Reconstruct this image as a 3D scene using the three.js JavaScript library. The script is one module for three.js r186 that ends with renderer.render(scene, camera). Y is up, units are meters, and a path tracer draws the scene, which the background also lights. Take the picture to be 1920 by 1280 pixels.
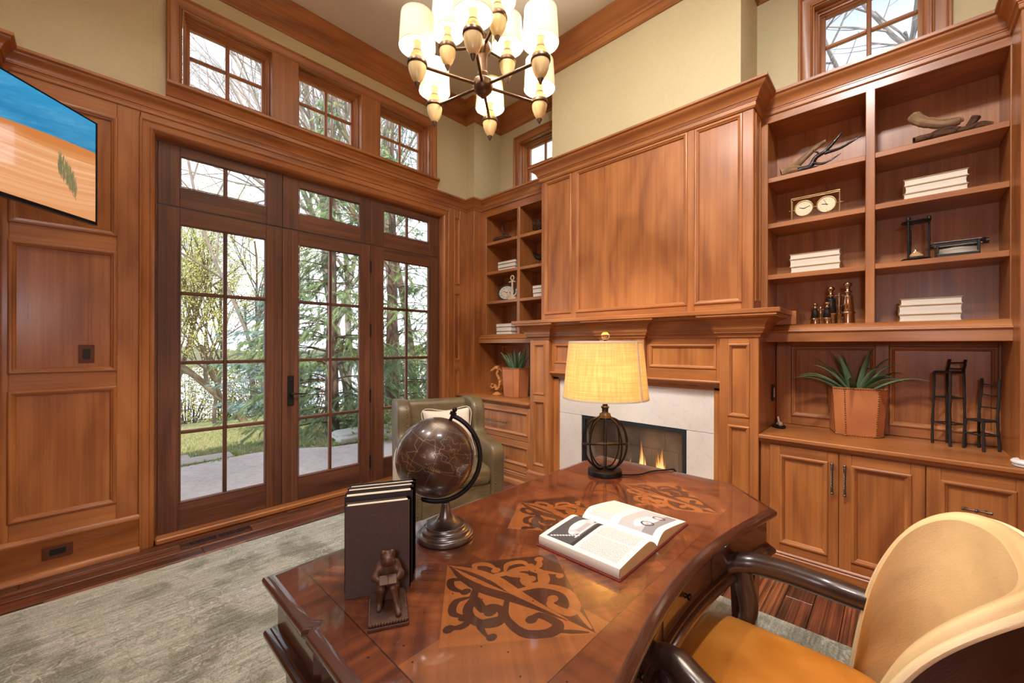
import * as THREE from 'three';
import { mergeGeometries, mergeVertices, toCreasedNormals } from 'three/addons/utils/BufferGeometryUtils.js';
import { RoundedBoxGeometry } from 'three/addons/geometries/RoundedBoxGeometry.js';
import { MarchingCubes } from 'three/addons/objects/MarchingCubes.js';

// ---------- camera, sky, sun, exposure ----------
const scene = new THREE.Scene();
const camera = new THREE.PerspectiveCamera(2 * Math.atan(640 / 757) * 180 / Math.PI, 1920 / 1280, 0.05, 400);
camera.setViewOffset(1920, 1280, 0, -8, 1920, 1280);
camera.position.set(3.90, 1.455, 3.71);
camera.rotation.order = 'YXZ';
camera.rotation.set(0, 43.57 * Math.PI / 180, 0.155 * Math.PI / 180);
scene.add(camera);
const renderer = new THREE.WebGLRenderer({ antialias: true });
renderer.toneMapping = THREE.LinearToneMapping;
renderer.toneMappingExposure = 1.25;
renderer.shadowMap.enabled = true;

const LIGHT = {
  sky: [0.42, 0.54, 0.80], haze: [2.7, 2.8, 2.95], sun: 4.4,
  candle: 2.0, lamp: 0.62, can: 20, floor: 3.4, canColor: 0xfaf6f4, bulbColor: 0xfff0de,  // can and floor drive lamps that stay out of view
};
const sun = new THREE.DirectionalLight(0xfff1dc, LIGHT.sun);
sun.position.set(14, 22, 9); sun.target.position.set(-6, 0, -1);
sun.castShadow = true;
sun.shadow.camera.left = sun.shadow.camera.bottom = -30; sun.shadow.camera.right = sun.shadow.camera.top = 30;
sun.shadow.camera.far = 90; sun.shadow.radius = 4;
scene.add(sun, sun.target);

// ---------- random and noise ----------
function rng(seed) { let a = seed >>> 0; return () => { a = (a + 0x6D2B79F5) | 0; let t = Math.imul(a ^ (a >>> 15), 1 | a); t = (t + Math.imul(t ^ (t >>> 7), 61 | t)) ^ t; return ((t ^ (t >>> 14)) >>> 0) / 4294967296; }; }
const hash = (x, y, s) => { let h = Math.imul(x, 374761393) ^ Math.imul(y, 668265263) ^ Math.imul(s + 11, 2147483647 ^ 1274126177); h = Math.imul(h ^ (h >>> 13), 1274126177); return ((h ^ (h >>> 16)) >>> 0) / 4294967296; };
const mod = (a, n) => ((a % n) + n) % n;
function pn(x, y, px, py, s) {          // periodic value noise, px by py cells
  const xi = Math.floor(x), yi = Math.floor(y), fx = x - xi, fy = y - yi, u = fx * fx * (3 - 2 * fx), v = fy * fy * (3 - 2 * fy);
  const x0 = mod(xi, px), x1 = mod(xi + 1, px), y0 = mod(yi, py), y1 = mod(yi + 1, py);
  const a = hash(x0, y0, s), b = hash(x1, y0, s), c = hash(x0, y1, s), d = hash(x1, y1, s);
  return a + (b - a) * u + (c - a) * v + (a - b - c + d) * u * v;
}
function fbm(u, v, cx, cy, s, o = 4) { let r = 0, a = 0.5, n = 0; for (let i = 0; i < o; i++) { r += a * pn(u * cx, v * cy, cx, cy, s + i * 17); n += a; a *= 0.5; cx *= 2; cy *= 2; } return r / n; }
const clamp = (x, a = 0, b = 1) => Math.min(b, Math.max(a, x)), lerp = (a, b, t) => a + (b - a) * t;
const sstep = (a, b, x) => { const t = clamp((x - a) / (b - a)); return t * t * (3 - 2 * t); };
const mix3 = (a, b, t) => [lerp(a[0], b[0], t), lerp(a[1], b[1], t), lerp(a[2], b[2], t)];

// sky: pale blue with thin cloud, the same all round
{
  const w = 512, h = 256, d = new Float32Array(w * h * 4);
  for (let j = 0; j < h; j++) for (let i = 0; i < w; i++) {
    const up = (j + 0.5) / h * 2 - 1, k = (j * w + i) * 4;
    const c = sstep(0.42, 0.75, fbm(i / w, j / h, 8, 8, 5, 5)) * 0.55, hz = Math.exp(-Math.max(0, up) * 6.5);
    const q = mix3(LIGHT.sky, LIGHT.haze, clamp(hz + c * (1 - hz))); d[k] = q[0]; d[k + 1] = q[1]; d[k + 2] = q[2]; d[k + 3] = 1;
  }
  const t = new THREE.DataTexture(d, w, h, THREE.RGBAFormat, THREE.FloatType);
  t.mapping = THREE.EquirectangularReflectionMapping; t.magFilter = THREE.LinearFilter; t.wrapS = THREE.RepeatWrapping; t.needsUpdate = true;
  scene.background = t;
}

// ---------- textures ----------
function tex(w, h, fn, srgb = true, rep = [1, 1]) {      // fn(u, v) -> [r,g,b] 0..255
  const d = new Uint8Array(w * h * 4);
  for (let j = 0; j < h; j++) for (let i = 0; i < w; i++) { const c = fn((i + 0.5) / w, (j + 0.5) / h), k = (j * w + i) * 4; d[k] = clamp(c[0], 0, 255); d[k + 1] = clamp(c[1], 0, 255); d[k + 2] = clamp(c[2], 0, 255); d[k + 3] = 255; }
  const t = new THREE.DataTexture(d, w, h); t.wrapS = t.wrapT = THREE.RepeatWrapping; t.magFilter = THREE.LinearFilter; t.minFilter = THREE.LinearMipmapLinearFilter; t.generateMipmaps = true;
  if (srgb) t.colorSpace = THREE.SRGBColorSpace; t.repeat.set(rep[0], rep[1]); t.needsUpdate = true; return t;
}
function canvasTex(w, h, draw, srgb = true) {
  const c = document.createElement('canvas'); c.width = w; c.height = h; draw(c.getContext('2d'), w, h);
  const t = new THREE.CanvasTexture(c); t.wrapS = t.wrapT = THREE.RepeatWrapping; if (srgb) t.colorSpace = THREE.SRGBColorSpace; t.anisotropy = 8; return t;
}
function woodFn(dark, mid, light, seed, { rings = 4, streak = 0.36, blotch = 0.6 } = {}) {
  return (u, v) => {
    const warp = fbm(u, v, 3, 2, seed, 3), s1 = fbm(u, v, 40, 1, seed + 3, 4), s2 = fbm(u, v, 150, 6, seed + 7, 2), bl = fbm(u, v, 4, 3, seed + 9, 4);
    const ph = u * rings + (warp - 0.5) * 2.2 + 0.3 * Math.sin(Math.PI * 2 * v), ring = Math.pow(0.5 + 0.5 * Math.sin(Math.PI * 2 * ph), 3);
    let t = 0.52 + (s1 - 0.5) * 0.9 * streak + (s2 - 0.5) * 0.55 * streak - (ring - 0.3) * 0.16 + (bl - 0.5) * blotch;
    t = clamp(t); return t < 0.5 ? mix3(dark, mid, t * 2) : mix3(mid, light, t * 2 - 1);
  };
}
const M = {};
const std = (o) => new THREE.MeshStandardMaterial(o), phy = (o) => new THREE.MeshPhysicalMaterial(o);
const col = (r, g, b) => new THREE.Color().setRGB(r / 255, g / 255, b / 255, THREE.SRGBColorSpace);
const woodBump = tex(512, 512, (u, v) => { const t = 255 * (0.6 * fbm(u, v, 90, 3, 41, 3) + 0.4 * fbm(u, v, 200, 8, 43, 2)); return [t, t, t]; }, false, [1, 0.5]);
const cherryTex = tex(1024, 1024, woodFn([120, 68, 32], [168, 105, 54], [198, 136, 78], 3, { blotch: 0.85 }), true, [1, 0.5]);
const firTex = tex(1024, 1024, woodFn([64, 37, 25], [98, 58, 38], [126, 80, 54], 57, { rings: 7, streak: 0.9 }), true, [1, 0.5]);
M.cherry = phy({ map: cherryTex, bumpMap: woodBump, bumpScale: 0.0006, roughness: 0.42, clearcoat: 0.3, clearcoatRoughness: 0.22 });
M.wallwood = M.cherry;
M.fir = phy({ map: firTex, bumpMap: woodBump, bumpScale: 0.001, roughness: 0.5, clearcoat: 0.2, clearcoatRoughness: 0.35 });
M.plaster = std({ map: tex(512, 512, (u, v) => { const n = (fbm(u, v, 60, 60, 71, 3) - 0.5) * 6 + (fbm(u, v, 4, 4, 73, 3) - 0.5) * 6; return [208 + n, 195 + n, 154 + n]; }), bumpMap: tex(256, 256, (u, v) => { const n = 255 * fbm(u, v, 60, 60, 75, 3); return [n, n, n]; }, false, [2, 2]), bumpScale: 0.0006, roughness: 0.75 });
M.ceiling = std({ color: col(230, 227, 214), roughness: 0.9 });
M.glass = phy({ color: 0xffffff, transmission: 1, thickness: 0, roughness: 0, ior: 1.5 });
M.black = std({ color: col(26, 25, 26), roughness: 0.45, metalness: 0.3 });
M.bronze = std({ color: col(52, 40, 32), roughness: 0.38, metalness: 0.8 });
M.pewter = std({ color: col(120, 108, 98), roughness: 0.4, metalness: 0.85 });

// ---------- geometry helpers ----------
let grainSeed = 1;
// chamfered box in world metres with uv in metres, grain along axis g
function cbox(x0, x1, y0, y1, z0, z1, { b = 0.0025, g = 'y', off } = {}) {
  const c = [(x0 + x1) / 2, (y0 + y1) / 2, (z0 + z1) / 2], h = [Math.abs(x1 - x0) / 2, Math.abs(y1 - y0) / 2, Math.abs(z1 - z0) / 2];
  b = Math.min(b, h[0] * 0.4, h[1] * 0.4, h[2] * 0.4);
  const V = (sx, sy, sz, ax) => { const s = [sx, sy, sz]; return [0, 1, 2].map(k => c[k] + s[k] * (k === ax ? h[k] : h[k] - b)); };
  const P = [], N = [];
  const tri = (p, q, r, n) => { const e = [q[0] - p[0], q[1] - p[1], q[2] - p[2]], f = [r[0] - p[0], r[1] - p[1], r[2] - p[2]]; const k = [e[1] * f[2] - e[2] * f[1], e[2] * f[0] - e[0] * f[2], e[0] * f[1] - e[1] * f[0]]; if (k[0] * n[0] + k[1] * n[1] + k[2] * n[2] < 0) [q, r] = [r, q]; P.push(...p, ...q, ...r); N.push(...n, ...n, ...n); };
  for (let a = 0; a < 3; a++) {
    const u = (a + 1) % 3, w = (a + 2) % 3;
    for (const s of [-1, 1]) {                                 // face
      const cr = [[-1, -1], [1, -1], [1, 1], [-1, 1]].map(([i, j]) => { const q = [0, 0, 0]; q[a] = s; q[u] = i; q[w] = j; return V(...q, a); }), n = [0, 0, 0]; n[a] = s;
      tri(cr[0], cr[1], cr[2], n); tri(cr[0], cr[2], cr[3], n);
    }
    for (const s of [-1, 1]) for (const t of [-1, 1]) {        // edge along axis a
      const q0 = [0, 0, 0], q1 = [0, 0, 0]; q0[a] = -1; q1[a] = 1; q0[u] = q1[u] = s; q0[w] = q1[w] = t;
      const n = [0, 0, 0]; n[u] = s * 0.7071; n[w] = t * 0.7071;
      const A = V(...q0, u), B = V(...q1, u), C = V(...q1, w), D = V(...q0, w); tri(A, B, C, n); tri(A, C, D, n);
    }
  }
  for (const i of [-1, 1]) for (const j of [-1, 1]) for (const k of [-1, 1]) { const n = [i * 0.577, j * 0.577, k * 0.577]; tri(V(i, j, k, 0), V(i, j, k, 1), V(i, j, k, 2), n); }
  const geo = new THREE.BufferGeometry(); geo.setAttribute('position', new THREE.Float32BufferAttribute(P, 3)); geo.setAttribute('normal', new THREE.Float32BufferAttribute(N, 3));
  return grainUV(geo, g, off);
}
function grainUV(geo, g = 'y', off = true) {
  if (geo.index) geo = geo.toNonIndexed();
  const p = geo.attributes.position, n = geo.attributes.normal, uv = new Float32Array(p.count * 2), gi = 'xyz'.indexOf(g);
  grainSeed += 1; const o1 = off === false ? 0 : hash(grainSeed, 3, 5) * 3, o2 = off === false ? 0 : hash(grainSeed, 7, 9) * 3;
  for (let i = 0; i < p.count; i++) {
    const q = [p.getX(i), p.getY(i), p.getZ(i)], m = [Math.abs(n.getX(i)), Math.abs(n.getY(i)), Math.abs(n.getZ(i))];
    let a = m[0] > m[1] && m[0] > m[2] ? 0 : m[1] > m[2] ? 1 : 2; if (a === gi) a = (gi + 1) % 3;
    const k = 3 - a - gi; uv[2 * i] = q[k] + (a === 0 ? q[(k + 2) % 3] * 0 : 0) + o1; uv[2 * i + 1] = q[gi] + o2;
  }
  geo.setAttribute('uv', new THREE.BufferAttribute(uv, 2)); return geo;
}
const v3 = (a) => new THREE.Vector3(a[0], a[1], a[2]);
// sweep a profile [[a,b]...] (a = sideways n x t, b = along n) along a flat path with mitred corners
function run(path, n, profile, closed = false, cap = true) {
  const N = v3(n).normalize(), pts = path.map(v3), m = pts.length, segs = closed ? m : m - 1, S = [];
  for (let i = 0; i < segs; i++) S.push(new THREE.Vector3().crossVectors(N, pts[(i + 1) % m].clone().sub(pts[i])).normalize());
  const rings = [];
  for (let i = 0; i < m; i++) {
    const a = closed ? S[(i - 1 + segs) % segs] : S[Math.max(0, i - 1)], b = closed ? S[i % segs] : S[Math.min(segs - 1, i)];
    const side = a.clone().add(b).divideScalar(1 + a.dot(b));
    rings.push(profile.map(([x, y]) => pts[i].clone().addScaledVector(side, x).addScaledVector(N, y)));
  }
  const P = [], UV = []; let L = hash(++grainSeed, 1, 1) * 2, o = hash(grainSeed, 2, 1) * 2;
  for (let i = 0; i < segs; i++) {
    const r0 = rings[i], r1 = rings[(i + 1) % m], len = pts[(i + 1) % m].distanceTo(pts[i]); let q = o;
    for (let k = 0; k < profile.length - 1; k++) {
      const dq = Math.hypot(profile[k + 1][0] - profile[k][0], profile[k + 1][1] - profile[k][1]), A = r0[k], B = r1[k], C = r1[k + 1], D = r0[k + 1];
      for (const w of [A, B, C, A, C, D]) P.push(w.x, w.y, w.z);
      UV.push(q, L, q, L + len, q + dq, L + len, q, L, q + dq, L + len, q + dq, L); q += dq;
    }
    L += len;
  }
  if (!closed && cap) for (const [r, f] of [[rings[0], false], [rings[m - 1], true]]) {
    const tris = THREE.ShapeUtils.triangulateShape(profile.map(p => new THREE.Vector2(p[0], p[1])), []);
    for (const t of tris) for (const k of (f ? t : [t[0], t[2], t[1]])) { P.push(r[k].x, r[k].y, r[k].z); UV.push(profile[k][0] + o, profile[k][1]); }
  }
  const geo = new THREE.BufferGeometry(); geo.setAttribute('position', new THREE.Float32BufferAttribute(P, 3)); geo.setAttribute('uv', new THREE.Float32BufferAttribute(UV, 2));
  geo.computeVertexNormals(); return toCreasedNormals(geo, 0.75);
}
const arc = (cx, cy, r, a0, a1, k = 5) => Array.from({ length: k + 1 }, (_, i) => { const a = (a0 + (a1 - a0) * i / k) * Math.PI / 180; return [cx + r * Math.cos(a), cy + r * Math.sin(a)]; });
function lathe(pts, seg = 32) { return nonidx(new THREE.LatheGeometry(pts.map(p => new THREE.Vector2(Math.max(p[0], 1e-5), p[1])), seg)); }
function nonidx(g) { return g.index ? g.toNonIndexed() : g; }
function cyl(a, b, r0, r1 = r0, seg = 12) {
  const A = v3(a), B = v3(b), g = new THREE.CylinderGeometry(r1, r0, A.distanceTo(B), seg); g.applyQuaternion(new THREE.Quaternion().setFromUnitVectors(new THREE.Vector3(0, 1, 0), B.clone().sub(A).normalize())); g.translate((A.x + B.x) / 2, (A.y + B.y) / 2, (A.z + B.z) / 2); return nonidx(g);
}
function tube(pts, r, seg = 32, rad = 8, closed = false) { return nonidx(new THREE.TubeGeometry(new THREE.CatmullRomCurve3(pts.map(v3), closed), seg, r, rad, closed)); }
// swept tube with a radius function, ends closed
function taper(pts, rf, seg = 24, rad = 8, flat = 1) {
  const c = new THREE.CatmullRomCurve3(pts.map(v3)), fr = c.computeFrenetFrames(seg, false), P = [], U = [], I = [];
  for (let i = 0; i <= seg; i++) { const p = c.getPoint(i / seg), r = rf(i / seg); for (let j = 0; j <= rad; j++) { const a = j / rad * Math.PI * 2, n = fr.normals[i].clone().multiplyScalar(Math.cos(a) * r).addScaledVector(fr.binormals[i], Math.sin(a) * r * flat).add(p); P.push(n.x, n.y, n.z); U.push(j / rad * 0.3, i / seg); } }
  for (let i = 0; i < seg; i++) for (let j = 0; j < rad; j++) { const a = i * (rad + 1) + j, b = a + rad + 1; I.push(a, a + 1, b, b, a + 1, b + 1); }
  const g = new THREE.BufferGeometry(); g.setAttribute('position', new THREE.Float32BufferAttribute(P, 3)); g.setAttribute('uv', new THREE.Float32BufferAttribute(U, 2)); g.setIndex(I); g.computeVertexNormals(); return nonidx(g);
}
function sph(x, y, z, r, seg = 16, sy = 1) { const g = new THREE.SphereGeometry(r, seg, Math.max(6, seg * 0.6 | 0)); g.scale(1, sy, 1); g.translate(x, y, z); return nonidx(g); }
function rbox(w, h, d, r, seg = 3) { return nonidx(new RoundedBoxGeometry(w, h, d, seg, r)); }
function surf(fn, nu, nv, flip = false) {       // parametric sheet fn(u,v)->[x,y,z]
  const P = [], U = [], I = [];
  for (let j = 0; j <= nv; j++) for (let i = 0; i <= nu; i++) { P.push(...fn(i / nu, j / nv)); U.push(i / nu, j / nv); }
  for (let j = 0; j < nv; j++) for (let i = 0; i < nu; i++) { const a = j * (nu + 1) + i, b = a + nu + 1; flip ? I.push(a, b, a + 1, b, b + 1, a + 1) : I.push(a, a + 1, b, b, a + 1, b + 1); }
  const g = new THREE.BufferGeometry(); g.setAttribute('position', new THREE.Float32BufferAttribute(P, 3)); g.setAttribute('uv', new THREE.Float32BufferAttribute(U, 2)); g.setIndex(I); g.computeVertexNormals(); return nonidx(g);
}
function clean(g) { const q = nonidx(g); for (const k of Object.keys(q.attributes)) if (!['position', 'normal', 'uv'].includes(k)) q.deleteAttribute(k); if (!q.attributes.uv) q.setAttribute('uv', new THREE.Float32BufferAttribute(new Float32Array(q.attributes.position.count * 2), 2)); q.morphAttributes = {}; return q; }
const merge = (a) => a.length === 1 ? a[0] : mergeGeometries(a.map(clean));
const move = (g, x = 0, y = 0, z = 0, ry = 0) => { if (ry) g.rotateY(ry); g.translate(x, y, z); return g; };

// ---------- naming ----------
const used = {};
function numbered(n) { const k = used[n] = (used[n] ?? -1) + 1; return k ? n + '_' + String(k).padStart(3, '0') : n; }
function mesh(name, geos, mat, parent = scene, ud) {
  const m = new THREE.Mesh(merge([].concat(geos)), mat); m.name = parent === scene ? numbered(name) : name; m.castShadow = m.receiveShadow = true; if (ud) Object.assign(m.userData, ud); parent.add(m); return m;
}
function group(name, pos, ry, ud) { const g = new THREE.Group(); g.name = numbered(name); g.position.set(...pos); g.rotation.y = ry; Object.assign(g.userData, ud); scene.add(g); return g; }
const thing = (name, label, category, pos = [0, 0, 0], ry = 0, grp) => group(name, pos, ry, grp ? { label, category, group: grp } : { label, category });
const S = { kind: 'structure' };
const sgroup = (name) => group(name, [0, 0, 0], 0, { kind: 'structure' });
function copyOf(root, pos, ry, label, grp) { const r = root.clone(); r.name = numbered(root.name.replace(/_\d{3}$/, '')); r.userData = { ...root.userData, label }; if (grp) r.userData.group = grp; r.position.set(...pos); r.rotation.y = ry; scene.add(r); return r; }

// ---------- joinery helpers ----------
// moulding round an opening: rect in the plane with normal n; corners given counter-clockwise seen from n
const MOULD = [[0.006, -0.02], [0.006, 0.004], [0.002, 0.009], [-0.006, 0.011], [-0.013, 0.008], [-0.016, 0.002], [-0.022, 0.0], [-0.026, -0.006], [-0.028, -0.02]];
const mouldScaled = (k) => MOULD.map(([a, b]) => [a * k, b * k]);
// wall facing +z: rectangle x0..x1, y0..y1 at z ; returns ring
function ringZ(x0, x1, y0, y1, z, k = 1) { return run([[x0, y0, z], [x0, y1, z], [x1, y1, z], [x1, y0, z]].reverse(), [0, 0, 1], mouldScaled(k).map(([a, b]) => [-a, b]), true); }
function ringX(z0, z1, y0, y1, x, k = 1, s = 1) { return run([[x, y0, z0], [x, y1, z0], [x, y1, z1], [x, y0, z1]], [s, 0, 0], mouldScaled(k).map(([a, b]) => [s > 0 ? -a : a, b]), true); }
// ---------- floor, ceiling, walls ----------
const RX = 4.51, RZ = 4.65, CEIL = 4.42;
{
  const floor = mesh('floor', cbox(-0.12, RX + 0.15, -0.2, -0.012, -0.2, RZ + 0.2, { b: 0.001 }), std({ color: col(38, 24, 16), roughness: 0.9 }), scene, S);
  const tones = [[96, 54, 34], [116, 68, 42], [82, 46, 30], [134, 82, 50], [104, 60, 38]].map((c, i) => phy({ map: tex(256, 512, woodFn(c.map(x => x * 0.55), c, c.map(x => x * 1.45), 200 + i * 31, { rings: 2, streak: 1.3, blotch: 1 }), true, [4, 0.8]), bumpMap: woodBump, bumpScale: 0.0008, roughness: 0.34, clearcoat: 0.3, clearcoatRoughness: 0.25 }));
  const r = rng(77), w = 0.132;
  for (let i = 0; i * w < RX; i++) {
    let z = -0.02 - r() * 1.1;
    while (z < RZ) {
      const L = 0.75 + r() * 0.8, z0 = Math.max(z, 0), z1 = Math.min(z + L, RZ); z += L; if (z1 - z0 < 0.05) continue;
      const x0 = i * w + 0.0012, x1 = Math.min((i + 1) * w - 0.0012, RX), dy = -r() * 0.0012;
      mesh('plank', cbox(x0, x1, -0.012, dy, z0 + 0.001, z1 - 0.001, { b: 0.002, g: 'z' }), tones[r() * 5 | 0], floor);
    }
  }
}
mesh('ceiling', cbox(-0.25, RX + 0.2, CEIL, CEIL + 0.2, -0.25, RZ + 0.2), M.ceiling, scene, S);
const box = (x0, x1, y0, y1, z0, z1, g = 'y', b = 0.001) => cbox(x0, x1, y0, y1, z0, z1, { b, g, off: false });
const wallA = mesh('wall_left', [
  box(-0.22, 0, 0, CEIL, 3.385, RZ), box(-0.22, 0, 0, CEIL, -0.2, 0.778), box(-0.22, 0, 2.99, 3.395, 0.778, 3.385), box(-0.22, 0, 3.975, CEIL, 0.778, 3.385),
  box(-0.22, 0, 3.395, 3.975, 3.222, 3.385), box(-0.22, 0, 3.395, 3.975, 2.421, 2.616), box(-0.22, 0, 3.395, 3.975, 1.63, 1.82), box(-0.22, 0, 3.395, 3.975, 0.778, 1.009),
  box(0, 0.153, 3.11, CEIL, 0, 0.45), box(0, 0.153, 3.11, CEIL, 4.08, RZ)], M.plaster, scene, S);
const wallB = mesh('wall_back', [
  box(-0.22, RX + 0.2, 0, 3.395, -0.2, 0), box(-0.22, RX + 0.2, 3.965, CEIL, -0.2, 0), box(-0.22, 0.5, 3.395, 3.965, -0.2, 0), box(1.19, 3.45, 3.395, 3.965, -0.2, 0), box(4.06, RX + 0.2, 3.395, 3.965, -0.2, 0),
  box(1.37, 3.085, 3.0, CEIL, 0, 0.47), box(4.347, RX, 3.11, CEIL, 0, 0.55)], M.plaster, scene, S);
const wallD = mesh('wall_right', box(RX, RX + 0.2, 0, CEIL, -0.2, RZ + 0.2), M.plaster, scene, S);
const wallC = mesh('wall_front', box(-0.22, RX + 0.2, 0, CEIL, RZ, RZ + 0.2), M.plaster, scene, S);
mesh('wainscot', [box(0, RX, 0, 3.11, RZ - 0.02, RZ)], M.wallwood, wallC);
mesh('wainscot', [box(RX - 0.02, RX, 0, 3.11, 0.6, RZ - 0.02)], M.wallwood, wallD);

// wainscot boards of the door wall
const W = M.wallwood, F0 = 0.015;
{
  const zs = [3.456, 3.574, 4.04, 4.08], rows = [[0.368, 1.168], [1.277, 2.09], [2.20, 3.01]];
  const cols = [{ z0: 3.574, z1: 4.04, a: 3.45, b: 4.09 }, { z0: 0.56, z1: 0.645, a: 0.44, b: 0.725 }];
  for (const c of cols) {
    mesh('stile', cbox(0, F0, 0.2, 3.12, c.z1, c.b), W, wallA); mesh('stile', cbox(0, F0, 0.2, 3.12, c.a, c.z0), W, wallA);
    const ys = [0.2, ...rows.flat(), 3.12];
    for (let i = 0; i < ys.length; i += 2) mesh('rail', cbox(0, F0, ys[i], ys[i + 1], c.z0, c.z1, { g: 'z' }), W, wallA);
    for (const [a, b] of rows) {
      const p = mesh('panel', cbox(-0.002, 0.004, a, b, c.z0, c.z1, { b: 0.0005 }), W, wallA);
      mesh('panel_moulding', ringX(c.z0 + 0.002, c.z1 - 0.002, a + 0.002, b - 0.002, F0, c.z1 - c.z0 < 0.2 ? 0.75 : 1.05), W, p);
    }
  }
}
mesh('rail', cbox(0, F0, 3.06, 3.12, 0.72, 3.46, { g: 'z' }), W, wallA);
// corner posts clad in wood below the cornice
mesh('trim_1', [cbox(0, 0.158, 0, 3.12, 0, 0.455)], W, scene, S);
mesh('trim_2', [cbox(0, 0.158, 0, 3.12, 4.075, RZ)], W, scene, S);
mesh('trim_3', [cbox(4.342, RX, 0, 3.12, 0.0, 0.555)], M.cherry, scene, S);
// baseboards
const BASE = [[0, 0.258], [0.012, 0.258], [0.02, 0.25], [0.026, 0.238], [0.026, 0.226], [0.018, 0.214], [0.018, 0.035], [0.022, 0.033], [0.032, 0.026], [0.038, 0.012], [0.04, 0], [0, 0]];
mesh('baseboard_left', [run([[F0 - 0.003, 0, 3.456], [F0 - 0.003, 0, 4.08]], [0, 1, 0], BASE), run([[F0 - 0.003, 0, 0.45], [F0 - 0.003, 0, 0.722]], [0, 1, 0], BASE)], W, scene, S);
// wainscot cornice: door wall and its corner post
const CORN = [[0, 0.135], [0.07, 0.135], [0.07, 0.118], [0.064, 0.112], [0.058, 0.110], [0.056, 0.102], [0.05, 0.094], [0.038, 0.084], [0.028, 0.07], [0.022, 0.052], [0.02, 0.04], [0.015, 0.037], [0.015, 0.03], [0.012, 0.027], [0.012, 0.006], [0.006, 0.0], [0, 0]];
mesh('trim_4', run([[0.155, 3.11, 0.28], [0.155, 3.11, 0.452], [0.012, 3.11, 0.452], [0.012, 3.11, 4.075], [0.155, 3.11, 4.075], [0.155, 3.11, RZ]], [0, 1, 0], CORN), W, scene, S);
mesh('trim_5', run([[RX, 3.11, 0.552], [4.345, 3.11, 0.552], [4.345, 3.11, 0.3]], [0, 1, 0], CORN), M.cherry, scene, S);
// ceiling crown
const CRN = [[0, 0.23], [0.125, 0.23], [0.125, 0.214], [0.116, 0.208], [0.112, 0.196], [0.104, 0.178], [0.09, 0.158], [0.07, 0.138], [0.052, 0.124], [0.044, 0.112], [0.044, 0.104], [0.036, 0.098], [0.03, 0.084], [0.028, 0.074], [0.022, 0.07], [0.022, 0.014], [0.014, 0.006], [0.012, 0], [0, 0]];
mesh('trim_6', run([[RX, 4.19, RZ], [RX, 4.19, 0.55], [4.347, 4.19, 0.55], [4.347, 4.19, 0], [3.085, 4.19, 0], [3.085, 4.19, 0.47], [1.37, 4.19, 0.47], [1.37, 4.19, 0], [0.153, 4.19, 0], [0.153, 4.19, 0.45], [0, 4.19, 0.45], [0, 4.19, 4.08], [0.153, 4.19, 4.08], [0.153, 4.19, RZ], [RX, 4.19, RZ]], [0, 1, 0], CRN), M.cherry, scene, S);

// ---------- French doors and their casing ----------
const CAS = [[0, 0.022], [0.004, 0.03], [0.014, 0.03], [0.018, 0.024], [0.024, 0.021], [0.056, 0.019], [0.06, 0.024], [0.068, 0.022], [0.074, 0.014], [0.084, 0.006], [0.09, -0.02], [0.096, -0.045]];
// casing sweeps up one side, over and down; a = inward
mesh('trim_7', run([[0, 0.0, 0.722], [0, 3.072, 0.722], [0, 3.072, 3.462], [0, 0.0, 3.462]], [1, 0, 0], [[0, 0], ...CAS].map(([a, b]) => [a, b]).reverse().map(([a, b]) => [-a * -1, b])), W, scene, S);
mesh('trim_8', [cbox(-0.2, 0.004, 0, 0.034, 0.8, 3.37, { g: 'z', b: 0.01 }), cbox(-0.06, 0.03, 0, 0.04, 0.8, 3.37, { g: 'z', b: 0.012 })], W, scene, S);
mesh('trim_9', [cbox(-0.2, -0.045, 0.03, 2.985, 3.357, 3.37), cbox(-0.2, -0.045, 0.03, 2.985, 0.79, 0.829), cbox(-0.2, -0.045, 2.96, 2.99, 0.8, 3.36, { g: 'z' })], M.fir, scene, S);
const sashX = (z0, z1, g0, g1, y0, y1, h0, h1, xf, d) => [['stile', cbox(xf - d, xf, y0, y1, g1, z1)], ['stile', cbox(xf - d, xf, y0, y1, z0, g0)], ['rail', cbox(xf - d, xf, h1, y1, g0, g1, { g: 'z' })], ['rail', cbox(xf - d, xf, y0, h0, g0, g1, { g: 'z' })]];
const STOP = [[0.0, 0.004], [-0.004, 0.004], [-0.008, 0.0], [-0.012, -0.008], [-0.013, -0.02]];
const stopX = (z0, z1, y0, y1, x, s = 1) => run([[x, y0, z0], [x, y1, z0], [x, y1, z1], [x, y0, z1]], [s, 0, 0], STOP.map(([a, b]) => [s > 0 ? -a : a, b]), true);
const units = [[2.5205, 3.355, 2.646, 3.228], [1.6905, 2.5175, 1.80, 2.383], [0.831, 1.6875, 0.963, 1.54]];
let winNo = 0;
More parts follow.
